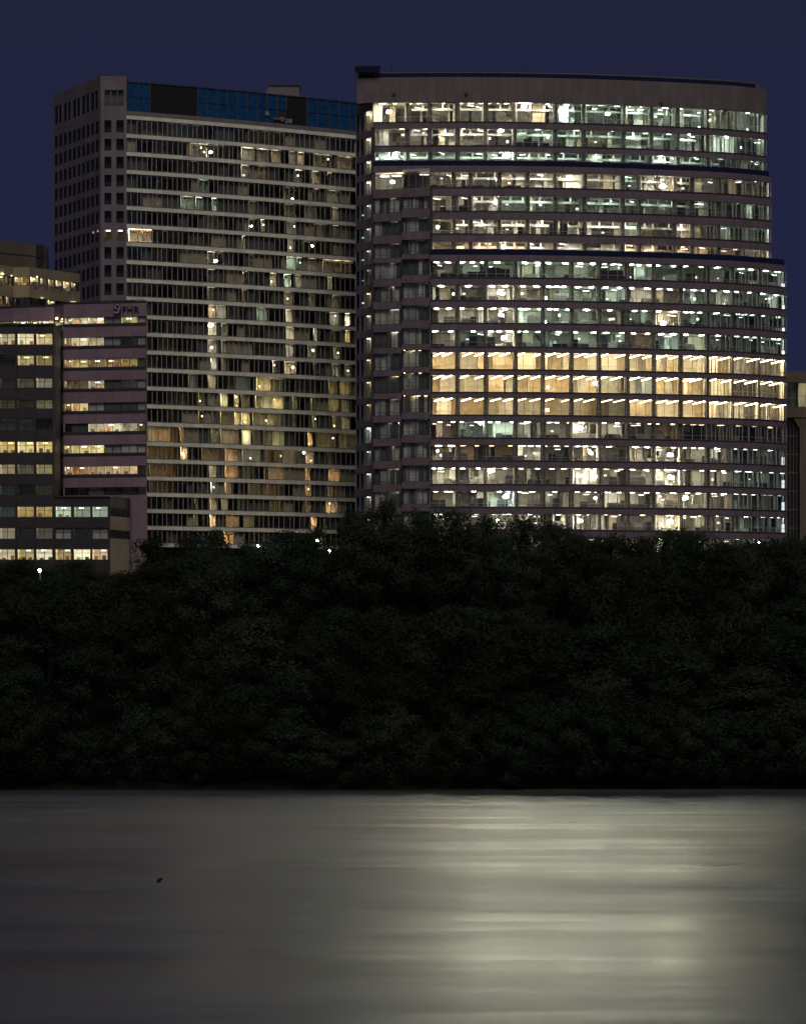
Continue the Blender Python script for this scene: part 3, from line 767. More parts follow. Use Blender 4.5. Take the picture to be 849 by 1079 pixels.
X0, Y0 = pt(crown, 288); X1, Y1 = pt(crown, 304); b = MB(); b.obar((X0, Y0 - .55), (X1, Y1 - .55), .12, zl(112.5), zl(111)); lt('gantry_rail', b, M['mull'])
# rooftop hut with a sloping end
X0, Y0 = pt(lambda x: YL(x) + 8, 276); X1, _ = pt(lambda x: YL(x) + 8, 316); z0, z1 = zl(87), PZ(91.5, YL(290) + 8)
b = MB(); b.prism([(X0, Y0, z0), (X1, Y0, z0), (X1, Y0 + 5, z0), (X0, Y0 + 5, z0)], [(X0 + 1.4, Y0, z1), (X1, Y0, z1), (X1, Y0 + 5, z1), (X0 + 1.4, Y0 + 5, z1)])
hut = lt('roof_hut', b, M['hut'])
b = MB(); b.prism([(X0 + 1.3, Y0 - .3, z1 + .003), (X1 + .2, Y0 - .3, z1 + .003), (X1 + .2, Y0 + 5.2, z1 + .003), (X0 + 1.3, Y0 + 5.2, z1 + .003)], [(X0 + 1.3, Y0 - .3, z1 + .3), (X1 + .2, Y0 - .3, z1 + .3), (X1 + .2, Y0 + 5.2, z1 + .3), (X0 + 1.3, Y0 + 5.2, z1 + .3)]); lt('hut_roof', b, M['dark'], hut)
# flank, rear
b = MB(); A = pt(YLside, 57); b.box(A[0], A[0] + .3, A[1] + .05, 690, GZ, zl(81)); lt('side_wall', b, M['pier'])
b = MB(); b.box(A[0], PX(380, 665), 690, 690.4, GZ, zl(86)); lt('rear_wall', b, M['pier'])
b = MB(); b.box(PX(380, 666) - .1, PX(380, 666) + .2, 666, 690, GZ, zl(86)); lt('side_wall', b, M['pier'])
b = MB(); b.face([(A[0] + .01, A[1], zl(84)), (PX(106, 640), 639.9, zl(84)), (PX(133, 640), 639.9, zl(84)), (PX(133, 640), 689.9, zl(84)), (A[0] + .31, 689.9, zl(84))]); lt('roof', b, M['slab'])
A1 = PX(133.4, 640); b = MB(); b.box(A1 - .3, A1, 640.2, 645, zl(120), zl(81)); lt('crown_return', b, M['pier'])

for k, (x, y, t, e, d) in enumerate([(222, 160, 'W', 60, 'highest in the striped tower'), (308, 209, 'W', 22, 'high on the striped tower, towards its right end'), (265, 238, 'G', 22, 'alone in mid facade, above the amber corner room of the striped tower'),
        (329, 259, 'W', 28, 'left of the amber rooms at the striped tower\'s right edge'), (227, 275, 'W', 70, 'brightest in the striped tower, two storeys under the amber corner room'),
        (222, 343, 'W', 50, 'left of centre in the striped tower, upper of two stacked'), (330, 369, 'W', 40, 'right part of the striped tower, above its yellow rooms'), (223, 366, 'W', 26, 'left of centre in the striped tower, lower of two stacked'),
        (309, 387, 'W', 26, 'right part of the striped tower, one storey above the yellow rooms'), (320, 477, 'W', 22, 'low in the striped tower, among orange rooms'), (192, 478, 'O', 12, 'orange, beside an orange room low in the striped tower')]):
    Y = YL(x) + .9
    work_lamp(x, y, Y, PZ(y, Y) + 1.4, 'small work lamp ' + d, t, e * .4, .36 if e > 45 else .2)

# =================================================================== LOW BUILDINGS ON THE LEFT
rngB = random.Random(33)
def piece(knots):
    def f(x):
        if x <= knots[0][0]: return knots[0][1]
        for (a, ya), (b, yb) in zip(knots[:-1], knots[1:]):
            if x <= b: return ya + (yb - ya) * (x - a) / (b - a)
        return knots[-1][1]
    return f
def kcurve(fn, knots, x0, x1):
    xs = sorted({x0, x1} | {k[0] for k in knots if x0 < k[0] < x1}); return [pt(fn, x) for x in xs]
def add_window(build, fn, xa, xb, z0, z1, level, tone, d=.3, step=6, deep=None, transom=None, nm='window', clutter=True):
    f2 = lambda x: fn(x) + d
    w = build(nm, pane_mesh(f2, xa, xb, z0, z1), M['glassd'] if level < .9 else M['glass'])
    build('frame', frame_mesh(f2, xa, xb, z0, z1, step, .05, .12, 0, transom), M['dark'], w)
    deep = deep or rngB.uniform(2.6, 4.5)
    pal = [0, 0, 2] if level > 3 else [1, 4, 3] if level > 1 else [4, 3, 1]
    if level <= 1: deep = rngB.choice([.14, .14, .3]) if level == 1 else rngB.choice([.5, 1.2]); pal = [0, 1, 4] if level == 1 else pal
    build('room', room_box(f2, xa + .04, xb - .04, z0, z1, .1, deep, rngB, pal), WALLS, w)
    if level > .3 and level != 1:
        e = 60 * (level / 9) ** 1.6; xm = (xa + xb) / 2; X, Y = pt(f2, xm); ww = (xb - xa) / 6.4 * .36
        b = MB(); b.box(X - ww, X + ww, Y + .25, Y + .7, z1 + .09, z1 + .19)
        build('ceiling_light', b, emit(tone, e), w)
        if level > 3 and rngB.random() < .6:
            x = X + rngB.uniform(-.6, .6) * ww; b = MB(); b.box(x - ww * .4, x + ww * .4, Y + deep * .6, Y + deep * .6 + .15, z1 - .22, z1 - .10); build('desk_lamp' if False else 'ceiling_light', b, emit(tone, 5), w)
    if level > 4 and clutter:
        b = MB(); X0, Y0 = pt(f2, xa); X1, Y1 = pt(f2, xb)
        for q in range(2):
            x = X0 + (X1 - X0) * (.2 + .5 * q + rngB.uniform(0, .15)); h = rngB.uniform(.35, .8)
            b = MB(); b.box(x - .3, x + .3, Y0 + .5, Y0 + .9, z0 - .2, z0 + h); build('desk', b, M[rngB.choice(['wall3', 'wood', 'wall2'])], w)
    return w

# ---- B: rose banded office block
KB = [(-40, 574), (14, 568.5), (57, 567), (67, 563), (154, 560)]
fB = piece(KB)
b_org = (PX(90, 575), 575, GZ)
BB = thing('banded_office_block', 'mid-rise rose concrete office block with ribbon windows, in front of the striped tower', 'building', b_org)
def bb(name, mb, mats, parent=None, smooth=False): return obj(name, mb, mats, parent or BB, b_org, smooth)
def zB(y): return PZ(y, 562)
RB = [(334, 341), (355, 364.3), (378, 387), (400.5, 409.5), (424.3, 433), (446, 455), (468.6, 477.6), (491, 500), (513.5, 522)]
PB = [(57.4, 66.8), (68, 75), (75, 93), (93, 110), (110, 127.6), (127.6, 145), (145, 153.4)]
LB = [(7, 8, 8, 9, 1, 5, 1), (6, 8, 8, 7, 1, 2, 1), (2, 6, 7, 4, 5, 6, 2), (5, 6, 3, 6, 1, 3, 1), (5, 7, 8, 1, 1, 1, 1), (.5, 2, 1, 8, 8, 8, 4), (7, 7, 7, 8, 1, 1, 1), (1, 6, 7, 5, 6, 6, 3), (5, .5, .5, .5, .5, .8, .5)]
TB = ['YLLLLYL', 'YLLLLLL', 'YAALAYA', 'YAALALA', 'YYALALA', 'YLLLLLL', 'YYYYYAA', 'APPPPPP', 'YAAAAAA']
tops = [319.5] + [r[1] for r in RB]; bots = [r[0] for r in RB] + [600]
for i, (a, c) in enumerate(zip(tops, bots)):
    x0 = -40 if i == 0 else 57
    z0, z1 = zB(c), zB(a)
    if i == len(tops) - 1: z0 = GZ
    b = MB(); b.band(kcurve(fB, KB, x0, 154), z0, z1, -.02, .6); sp = bb('spandrel', b, M['rose'])
    if 0 < i < len(tops) - 1:
        b = MB(); b.band(kcurve(fB, KB, 57, 154), z1 - .45, z1 - .02, -.12, -.025); bb('ledge', b, M['charcoal'], sp)
for i, (ya, yb) in enumerate(RB):
    for k, (xa, xb) in enumerate(PB):
        add_window(bb, fB, xa, xb, zB(yb), zB(ya), LB[i][k], TB[i][k], step=9)
    for x in (67.4,):
        X, Y = pt(fB, x); b = MB(); b.box(X - .12, X + .12, Y - .02, Y + .5, zB(yb), zB(ya)); bb('corner_post', b, M['rose'])
for k, (xa, xb) in enumerate(((-30, -14), (-14, 0.5), (0.8, 14), (14.2, 28), (28.2, 41), (41.2, 57))):
    add_window(bb, fB, xa, xb, zB(342.5), zB(334), 8, 'L' if k % 2 else 'Y', step=8)
b = MB(); b.band(kcurve(fB, KB, -40, 154), zB(319.5), zB(317.8), -.15, .7); bb('coping', b, M['charcoal'])
for x in (60, 88, 101, 118, 139, 148):
    X, Y = pt(fB, x); b = MB(); b.box(X - 1.2, X + 1.0, Y + 3, Y + 5, zB(319.5), zB(317) + rngB.uniform(0, .3)); bb('roof_unit', b, M['charcoal'])
b = MB(); b.obar((PX(92, 564), 563.5), (PX(152, 562), 561.5), .06, zB(316.4), zB(315.9)); 
for x in (92, 112, 132, 151.5): X, Y = pt(fB, x); b.box(X - .05, X + .05, Y + .9, Y + 1.05, zB(317.6), zB(316.3))
bb('roof_rail', b, M['dark'])
X0, Y0 = pt(fB, 153.9); X1 = PX(153.9, 598); b = MB(); b.obar((X0 - .05, Y0 + .6), (X1 - .05, 598), .15, GZ, zB(319.5)); bb('side_wall', b, M['rose'])
b = MB(); b.prism([(PX(-40, 574), 574.7, zB(320)), (X0 - .3, 560.9, zB(320)), (X1 - .3, 598, zB(320)), (PX(-40, 574), 598, zB(320))], [(PX(-40, 574), 574.7, zB(319)), (X0 - .3, 560.9, zB(319)), (X1 - .3, 598, zB(319)), (PX(-40, 574), 598, zB(319))]); bb('roof', b, M['slab'])
b = MB(); b.box(PX(-40, 574), X1, 598, 598.4, GZ, zB(319)); bb('rear_wall', b, M['rose'])

# sign on the block: badge and dark letters
sx, sy = PX(120.5, 560.8), 560.7
s_org = (PX(133, 560.6), 560.6, zB(326))
SG = thing('rooftop_sign', 'rooftop letter sign with a dark square badge on the rose office block', 'sign', s_org)
def rbox(mb, x0, x1, z0, z1, y0, y1): mb.box(x0, x1, y0, y1, z0, z1)
b = MB(); b.box(PX(120.2, 560.5), PX(127.4, 560.5), 560.45, 560.9, zB(331), zB(321.5)); badge = obj('badge', b, M['navy'], SG, s_org)
b = MB(); cx, cz = PX(123.1, 560.4), zB(324.6)
path = [(cx + .42, 560.38, cz + .1), (cx + .22, 560.38, cz + .38), (cx - .1, 560.38, cz + .4), (cx - .3, 560.38, cz + .12), (cx - .2, 560.38, cz - .18), (cx + .1, 560.38, cz - .34), (cx + .32, 560.38, cz - .55), (cx + .2, 560.38, cz - .86), (cx - .2, 560.38, cz - .92), (cx - .42, 560.38, cz - .75)]
b.tube(path, [.1, .12, .12, .13, .14, .15, .14, .14, .12, .08], 6)
b.tube([(cx + .05, 560.36, cz - .45), (cx + .35, 560.36, cz - .35), (cx + .62, 560.36, cz + .38)], [.06, .12, .07], 6); obj('emblem', b, M['slab'], badge, s_org)
cu = bpy.data.curves.new('letters', 'FONT'); cu.body = 'FHR'; cu.size = 1.5; cu.extrude = .12; cu.space_character = 1.12
tmp = bpy.data.objects.new('tmp', cu); COL.objects.link(tmp)
dg = bpy.context.evaluated_depsgraph_get(); me = bpy.data.meshes.new_from_object(tmp.evaluated_get(dg)); bpy.data.objects.remove(tmp)
me.transform(Matrix.Rotation(rad(90), 4, 'X')); me.transform(Matrix.Rotation(-math.atan(.214), 4, 'Z')); me.transform(Matrix.Translation((PX(128.6, 560.5) - s_org[0], 560.62 - s_org[1], zB(330.3) - s_org[2])))
me.materials.clear(); me.materials.append(M['dark']); me.name = 'letters'
o = bpy.data.objects.new('lettering', me); COL.objects.link(o); o.parent = SG

# ---- C: dark gridded block in front, lower left
fC = lambda x: 552.0
c_org = (PX(55, 556), 556, GZ)
CB = thing('gridded_office_block', 'low dark office block with square window bays, at the left edge above the trees', 'building', c_org)
def cb(name, mb, mats, parent=None, smooth=False): return obj(name, mb, mats, parent or CB, c_org, smooth)
def zC(y): return PZ(y, 552)
xbC = [(-19, -2.5), (0, 16), (18.6, 36), (38.4, 55.4), (58.6, 75), (78, 95.4), (97.4, 113.6)]
RC = [(351, 363), (374, 385), (398, 408.5), (421, 430.5), (441, 453), (465, 477), (489, 499.5), (510.5, 522), (533.5, 545), (556, 568), (578.5, 590)]
LC = [(6, 6, 8, 8), (1, .8, 5, 4), (2, 3, 2.5, 4), (1, 1.5, 2.5, 2.5), (.5, .6, .5, .4), (8, 8, 8, 9), (3, 4, 3, 3.5), (2, 2.5, 1.5, 3), (3, 3, 5, 5, 6, 4, 4), (3, 4, 1.5, 2.5, 1, 2, 1), (6, 6, 6, 6, 7, 8, 8)]
TC = ['LLLL', 'LLYY', 'LLLL', 'YYYY', 'CCCC', 'YYYY', 'PPLY', 'GGGY', 'GGYYGGG', 'LLGLGGG', 'LLYLLLP']
usA = [-30]; hA = []
for a, c in xbC[:4]: usA += [a, c]; hA.append(len(usA) - 2)
usA.append(57)
zsA = [zC(524)]; rA = []
for ya, yb in reversed(RC[:8]): zsA += [zC(yb), zC(ya)]; rA.insert(0, len(zsA) - 2)
zsA.append(zC(342.5))
cb('upper_wall', punched(fC, usA, zsA, {(u, r) for u in hA for r in rA}, .5), M['charcoal'])
usB = [-30]; hB = []
for a, c in xbC: usB += [a, c]; hB.append(len(usB) - 2)
usB.append(116)
zsB = [GZ]; rB = []
for ya, yb in reversed(RC[8:]): zsB += [zC(yb), zC(ya)]; rB.insert(0, len(zsB) - 2)
zsB.append(zC(524))
cb('lower_wall', punched(fC, usB, zsB, {(u, r) for u in hB for r in rB}, .5), M['charcoal'])
for i, (ya, yb) in enumerate(RC):
    for k in range(4 if i < 8 else 7):
        xa, xb = xbC[k]
        add_window(cb, fC, xa, xb, zC(yb), zC(ya), LC[i][k], TC[i][k], d=.42, step=8.6, transom=.62, deep=rngB.uniform(2.4, 4))
for x in (-2, 17.3, 37.2, 56.4, 76.5, 96.4):     # dark piers standing proud
    X, Y = pt(fC, x); b = MB(); b.box(X - .16, X + .16, Y - .4, Y - .003, GZ, zC(343 if x < 57 else 525)); cb('pier', b, M['dark'])
b = MB(); b.box(PX(-30, 552), PX(57.2, 552), 551.7, 566, zC(342.5), zC(340.6)); cb('coping', b, M['dark'])
b = MB(); b.box(PX(57.3, 552), PX(116.3, 552), 551.7, 559.2, zC(524) + .003, zC(522.8)); cb('coping', b, M['dark'])
b = MB(); A = pt(fC, 57); b.box(A[0] - .25, A[0], 552.003, 566, zC(524), zC(342.5)); cb('side_wall', b, M['charcoal'])
# its turned side with buff panels and dark windows
KS = [(116, 552.0), (137, 559.0)]; fS = piece(KS)
for ya, yb, mt in ((524, 536, 'charcoal'), (545, 559, 'tan'), (568, 640, 'tan')):
    b = MB(); b.band(kcurve(fS, KS, 116.1, 137), max(GZ, PZ(yb, 556)), PZ(ya, 556), 0, .4); cb('side_panel', b, M[mt])
for ya, yb in ((536, 545), (559, 568)):
    w = cb('side_window', pane_mesh(lambda x: fS(x) + .2, 116.1, 137, PZ(yb, 556), PZ(ya, 556)), M['glassd']); cb('frame', frame_mesh(lambda x: fS(x) + .2, 116.1, 137, PZ(yb, 556), PZ(ya, 556), 5, .06, .1), M['dark'], w)
b = MB(); b.box(PX(116, 552) - .02, PX(137, 559), 559.05, 559.5, GZ, PZ(524, 556)); cb('rear_wall', b, M['charcoal'])
b = MB(); b.box(PX(-30, 552), PX(57, 552) - .3, 566.1, 566.4, GZ, zC(342.5)); cb('rear_wall', b, M['charcoal'])

# ---- A: stepped tan block behind
KA = [(-40, 574), (0, 584), (14, 590), (31, 588), (84, 598.5)]
KA = [(-40, 578), (0, 585), (14, 588.6), (31, 588), (84, 598.5)]
fA = piece(KA)
a_org = (PX(40, 600), 600, GZ)
AB = thing('stepped_office_block', 'tan concrete office block with set-back rooftop box, rising behind the rose banded block', 'building', a_org)
def ab(name, mb, mats, parent=None, smooth=False): return obj(name, mb, mats, parent or AB, a_org, smooth)
def zA(y): return PZ(y, 588)
for ya, yb in ((281, 291), (300.5, 313), (322, 345)):
    b = MB(); b.band(kcurve(fA, KA, -40, 84), zA(yb), zA(ya), 0, .6); ab('spandrel', b, M['tan'])
for xa, xb, L, t in ((-20, -8, 7, 'Y'), (-7, 5, 7, 'Y'), (5.5, 13.6, 2.5, 'Y'), (14.8, 22, 8, 'Y'), (22.2, 30.6, 7, 'Y'), (31.6, 40.5, 9, 'A'), (42.5, 49, 6, 'A'), (50.5, 57, 6, 'A'), (58.5, 65, 9, 'A'), (66, 73.5, 8, 'A'), (74.5, 79.5, 6, 'Y'), (79.8, 83.6, .6, 'Y')):
    add_window(ab, fA, xa, xb, zA(300.5), zA(291), L, t, step=12)
for xa, xb, L, t in ((-20, -4, 3, 'Y'), (-3, 2, 7, 'Y'), (6, 9.6, 6, 'L'), (10, 14, .6, 'Y'), (15, 22, 3, 'Y'), (23, 30.5, 2.5, 'Y'), (31.4, 48, .8, 'Y'), (50, 58, 5, 'Y'), (58.5, 83.6, .6, 'Y')):
    add_window(ab, fA, xa, xb, zA(322), zA(313), L, t, step=12)
for x in (14.2, 31, 41.5, 49.8, 57.8, 65.5, 74):
    X, Y = pt(fA, x); b = MB(); b.box(X - .14, X + .14, Y + .05, Y + .5, zA(300.5), zA(291)); ab('post', b, M['dark'])
KP = [(-40, 592), (46.5, 604)]; fP = piece(KP)
zt = PZ(253, 597.5)
b = MB(); b.band(kcurve(fP, KP, -40, 38), PZ(283, 600), zt, 0, 8); pent = ab('rooftop_box', b, M['brownst'])
b = MB(); b.band(kcurve(fP, KP, 38.2, 46.5), PZ(283, 600), zt - .05, .2, 8); ab('louvre', b, M['charcoal'], pent)
b = MB(); b.band(kcurve(fP, KP, -40, 46.5), zt - 2.3, zt - 2.1, -.06, -.005); ab('string_course', b, M['charcoal'], pent)
b = MB(); b.band(kcurve(fA, KA, -40, 77), zA(285.5), zA(284), .61, 8); ab('roof', b, M['slab'])
X0, Y0 = pt(fA, 83.8); X1 = PX(83.8, 625); b = MB(); b.obar((X0 - .1, Y0 + .62), (X1 - .1, 625), .15, GZ, zA(282)); ab('side_wall', b, M['tan'])
b = MB(); b.box(PX(-40, 580), X1 - .3, 625, 625.4, GZ, zA(282)); ab('rear_wall', b, M['tan'])
b = MB(); b.band(kcurve(fA, KA, -40, 83.5), GZ, zA(345) - .01, .05, .5); ab('base_wall', b, M['tan'])

# ---- D: block at the right edge
d_org = (PX(850, 665), 665, GZ)
DB = thing('corner_office_block', 'dark concrete office block with a flared column, a sliver at the right edge', 'building', d_org)
def db(name, mb, mats, parent=None, smooth=False): return obj(name, mb, mats, parent or DB, d_org, smooth)
fD = lambda x: 650.0
def zD(y): return PZ(y, 650)
for ya, yb, d in ((391.5, 403, -.6), (429, 440, -.9)):
    b = MB(); b.band(curve(fD, 815, 905, 30), zD(yb), zD(ya), d, .6); db('parapet' if ya < 400 else 'spandrel', b, M['brownst'])
for xa, xb, L in ((815, 840, .5), (840.6, 866, 4.2), (866.6, 904, .8)):
    add_window(db, fD, xa, xb, zD(428.8), zD(403.2), L, 'Y', step=9, transom=.45, deep=3)
w = db('curtain_wall', pane_mesh(lambda x: 650.9, 815, 905, GZ, zD(440)), M['glassd'])
b = frame_mesh(lambda x: 650.9, 815, 905, GZ, zD(440), 3.4, .07, .2)
for k in range(1, 10):
    z = GZ + (zD(440) - GZ) * k / 10; b.band(curve(lambda x: 650.9, 815, 905, 30), z, z + .18, -.09, .09)
db('frame', b, M['brownst'], w)
b = MB(); b.box(PX(815, 651), PX(905, 651), 653.2, 653.6, GZ, zD(441)); db('interior_wall', b, M['wall3'])
for x in (846, 872, 898):
    X = PX(x, 650); b = MB(); zt = zD(440.1); zs_ = zD(452)
    b.prism([(X - .7, 649.6, GZ), (X + .7, 649.6, GZ), (X + .7, 650.7, GZ), (X - .7, 650.7, GZ)], [(X - .7, 649.6, zs_), (X + .7, 649.6, zs_), (X + .7, 650.7, zs_), (X - .7, 650.7, zs_)])
    b.prism([(X - .7, 649.6, zs_), (X + .7, 649.6, zs_), (X + .7, 650.7, zs_), (X - .7, 650.7, zs_)], [(X - 2.0, 649.4, zt), (X + 2.0, 649.4, zt), (X + 2.0, 650.7, zt), (X - 2.0, 650.7, zt)])
    db('column', b, M['brownst'])
b = MB(); b.box(PX(815, 650), PX(905, 650), 650.62, 690, zD(394), zD(392.5)); db('roof', b, M['slab'])
b = MB(); b.box(PX(815, 650) - .3, PX(815, 650) - .01, 650, 690, GZ, zD(392.5)); db('side_wall', b, M['brownst'])
b = MB(); b.box(PX(815, 650), PX(905, 650), 690, 690.4, GZ, zD(392.5)); db('rear_wall', b, M['brownst'])

# =================================================================== GROUND, BANK, WATER
SHORE = 405.0
def ground_z(y):
    k = [(403, -1.5), (405.5, .25), (408, 1.0), (416, 2.2), (440, 7), (470, 12.5), (505, 19), (540, 25), (550, 26), (9000, 26)]
    for (a, za), (b, zb) in zip(k[:-1], k[1:]):
        if y <= b: return za + (zb - za) * (y - a) / (b - a)
    return 26.0
def terrain():
    mb = MB(); ys = [403, 405.5, 407, 409, 412, 416, 424, 432, 440, 455, 470, 487, 505, 522, 540, 550, 700, 1200, 3000, 9000]
    xs = [-6000, -1500, -500] + [-240 + 8 * i for i in range(61)] + [500, 1500, 6000]
    rr = random.Random(4); g = {}
    for j, y in enumerate(ys):
        for i, x in enumerate(xs):
            z = ground_z(y) + (rr.uniform(-.5, .5) if 406 < y < 540 and abs(x) < 300 else 0)
            yy = y + (1.4 * math.sin(x * .06) + rr.uniform(-.5, .5) if y < 410 and abs(x) < 300 else 0)
            g[i, j] = (x, yy, z)
    for j in range(len(ys) - 1):
        for i in range(len(xs) - 1): mb.face([g[i, j], g[i + 1, j], g[i + 1, j + 1], g[i, j + 1]])
    return mb
M['soil'] = plain('soil', (.011, .014, .009), 1.0, .4, .5, spec=0)
o = obj('ground', terrain(), M['soil']); o['kind'] = 'structure'

def water_mat():
    m, nt, out = new_mat('river_water')
    tc = N(nt, 'ShaderNodeTexCoord')
    def noise(sx, sy, sc_, det=3, seed=0):
        mp = N(nt, 'ShaderNodeMapping'); mp.inputs['Scale'].default_value = (sx, sy, 1); mp.inputs['Location'].default_value = (seed * 3.1, seed * 1.7, seed)
        nt.links.new(tc.outputs['Object'], mp.inputs['Vector'])
        n = N(nt, 'ShaderNodeTexNoise', Scale=sc_, Detail=det, Roughness=.55); nt.links.new(mp.outputs[0], n.inputs['Vector']); return n.outputs['Fac']
    # streaks of ruffled and smooth water, long across the view
    a = noise(.014, .05, 1, 2, 1); c = noise(.04, .13, 1, 2, 2)
    ad = N(nt, 'ShaderNodeMath', _operation='MULTIPLY_ADD'); ad.inputs[1].default_value = .3; nt.links.new(c, ad.inputs[0])
    sb = N(nt, 'ShaderNodeMath', _operation='MULTIPLY'); sb.inputs[1].default_value = .9; nt.links.new(a, sb.inputs[0]); nt.links.new(sb.outputs[0], ad.inputs[2])
    mr = N(nt, 'ShaderNodeMapRange'); mr.inputs['From Min'].default_value = .38; mr.inputs['From Max'].default_value = .82; mr.inputs['To Min'].default_value = .27; mr.inputs['To Max'].default_value = .44
    nt.links.new(ad.outputs[0], mr.inputs['Value'])
    bmp = N(nt, 'ShaderNodeBump', Strength=.18, Distance=.05)
    r = noise(.35, 2.2, 1, 3, 5); nt.links.new(r, bmp.inputs['Height'])
    bm2 = N(nt, 'ShaderNodeBump', Strength=1.0, Distance=1.7)
    sm = N(nt, 'ShaderNodeMath', _operation='MULTIPLY_ADD'); sm.inputs[1].default_value = .10; nt.links.new(c, sm.inputs[0]); nt.links.new(a, sm.inputs[2]); nt.links.new(sm.outputs[0], bm2.inputs['Height']); nt.links.new(bmp.outputs[0], bm2.inputs['Normal'])
    gl = N(nt, 'ShaderNodeBsdfGlossy', Color=(.52, .52, .50, 1)); nt.links.new(mr.outputs[0], gl.inputs['Roughness']); nt.links.new(bm2.outputs[0], gl.inputs['Normal'])
    df = N(nt, 'ShaderNodeBsdfDiffuse', Color=(.02, .022, .016, 1))
    lw = N(nt, 'ShaderNodeFresnel', IOR=1.33)
    fm = N(nt, 'ShaderNodeMapRange'); fm.inputs['From Min'].default_value = 0; fm.inputs['From Max'].default_value = .45; fm.inputs['To Min'].default_value = .3
    nt.links.new(lw.outputs[0], fm.inputs['Value'])
    mx = N(nt, 'ShaderNodeMixShader'); nt.links.new(fm.outputs[0], mx.inputs[0]); nt.links.new(df.outputs[0], mx.inputs[1]); nt.links.new(gl.outputs[0], mx.inputs[2])
    nt.links.new(mx.outputs[0], out.inputs['Surface'])
    return m
b = MB(); b.face([(-5000, -300, 0), (5000, -300, 0), (5000, 406.5, 0), (-5000, 406.5, 0)])
o = obj('river_water', b, water_mat()); o['kind'] = 'structure'

# driftwood
Yd = F * H / (930 - HY); org = (PX(168, Yd), Yd, 0)
D = thing('driftwood', 'small dark snag of driftwood poking out of the pale river water', 'driftwood', org)
b = MB(); b.tube([(org[0] - .25, Yd, -.15), (org[0] - .05, Yd, .10), (org[0] + .22, Yd, .30)], [.10, .12, .05], 7); obj('log', b, M['bark'], D, org)
b = MB(); b.tube([(org[0], Yd, .14), (org[0] - .12, Yd, .34)], [.05, .02], 5); obj('branch_stub', b, M['bark'], D, org)

# =================================================================== TREES
def leaf_mat(name, c, tr=.45):
    m, nt, out = new_mat(name)
    oi = N(nt, 'ShaderNodeObjectInfo'); tc = N(nt, 'ShaderNodeTexCoord')
    no = N(nt, 'ShaderNodeTexNoise', Scale=.45, Detail=3); nt.links.new(tc.outputs['Object'], no.inputs['Vector'])
    rp = N(nt, 'ShaderNodeValToRGB'); rp.color_ramp.elements[0].position = .3; rp.color_ramp.elements[1].position = .7
    rp.color_ramp.elements[0].color = (c[0] * .75, c[1] * .78, c[2] * .78, 1); rp.color_ramp.elements[1].color = (c[0] * 1.3, c[1] * 1.25, c[2] * 1.15, 1)
    nt.links.new(no.outputs['Fac'], rp.inputs[0])
    hs = N(nt, 'ShaderNodeHueSaturation'); nt.links.new(rp.outputs[0], hs.inputs['Color'])
    m1 = N(nt, 'ShaderNodeMapRange'); m1.inputs['To Min'].default_value = .45; m1.inputs['To Max'].default_value = .535; nt.links.new(oi.outputs['Random'], m1.inputs['Value']); nt.links.new(m1.outputs[0], hs.inputs['Hue'])
    m2 = N(nt, 'ShaderNodeMapRange'); m2.inputs['To Min'].default_value = .6; m2.inputs['To Max'].default_value = 1.35; nt.links.new(oi.outputs['Random'], m2.inputs['Value']); nt.links.new(m2.outputs[0], hs.inputs['Value'])
    d = N(nt, 'ShaderNodeBsdfDiffuse'); t = N(nt, 'ShaderNodeBsdfTranslucent'); mx = N(nt, 'ShaderNodeMixShader'); mx.inputs[0].default_value = tr
    nt.links.new(hs.outputs[0], d.inputs['Color']); nt.links.new(hs.outputs[0], t.inputs['Color'])
    nt.links.new(d.outputs[0], mx.inputs[1]); nt.links.new(t.outputs[0], mx.inputs[2]); nt.links.new(mx.outputs[0], out.inputs['Surface'])
    return m
LEAF = [leaf_mat('leaf_green', (.040, .066, .045)), leaf_mat('leaf_olive', (.050, .063, .044)), leaf_mat('leaf_russet', (.056, .058, .043))]

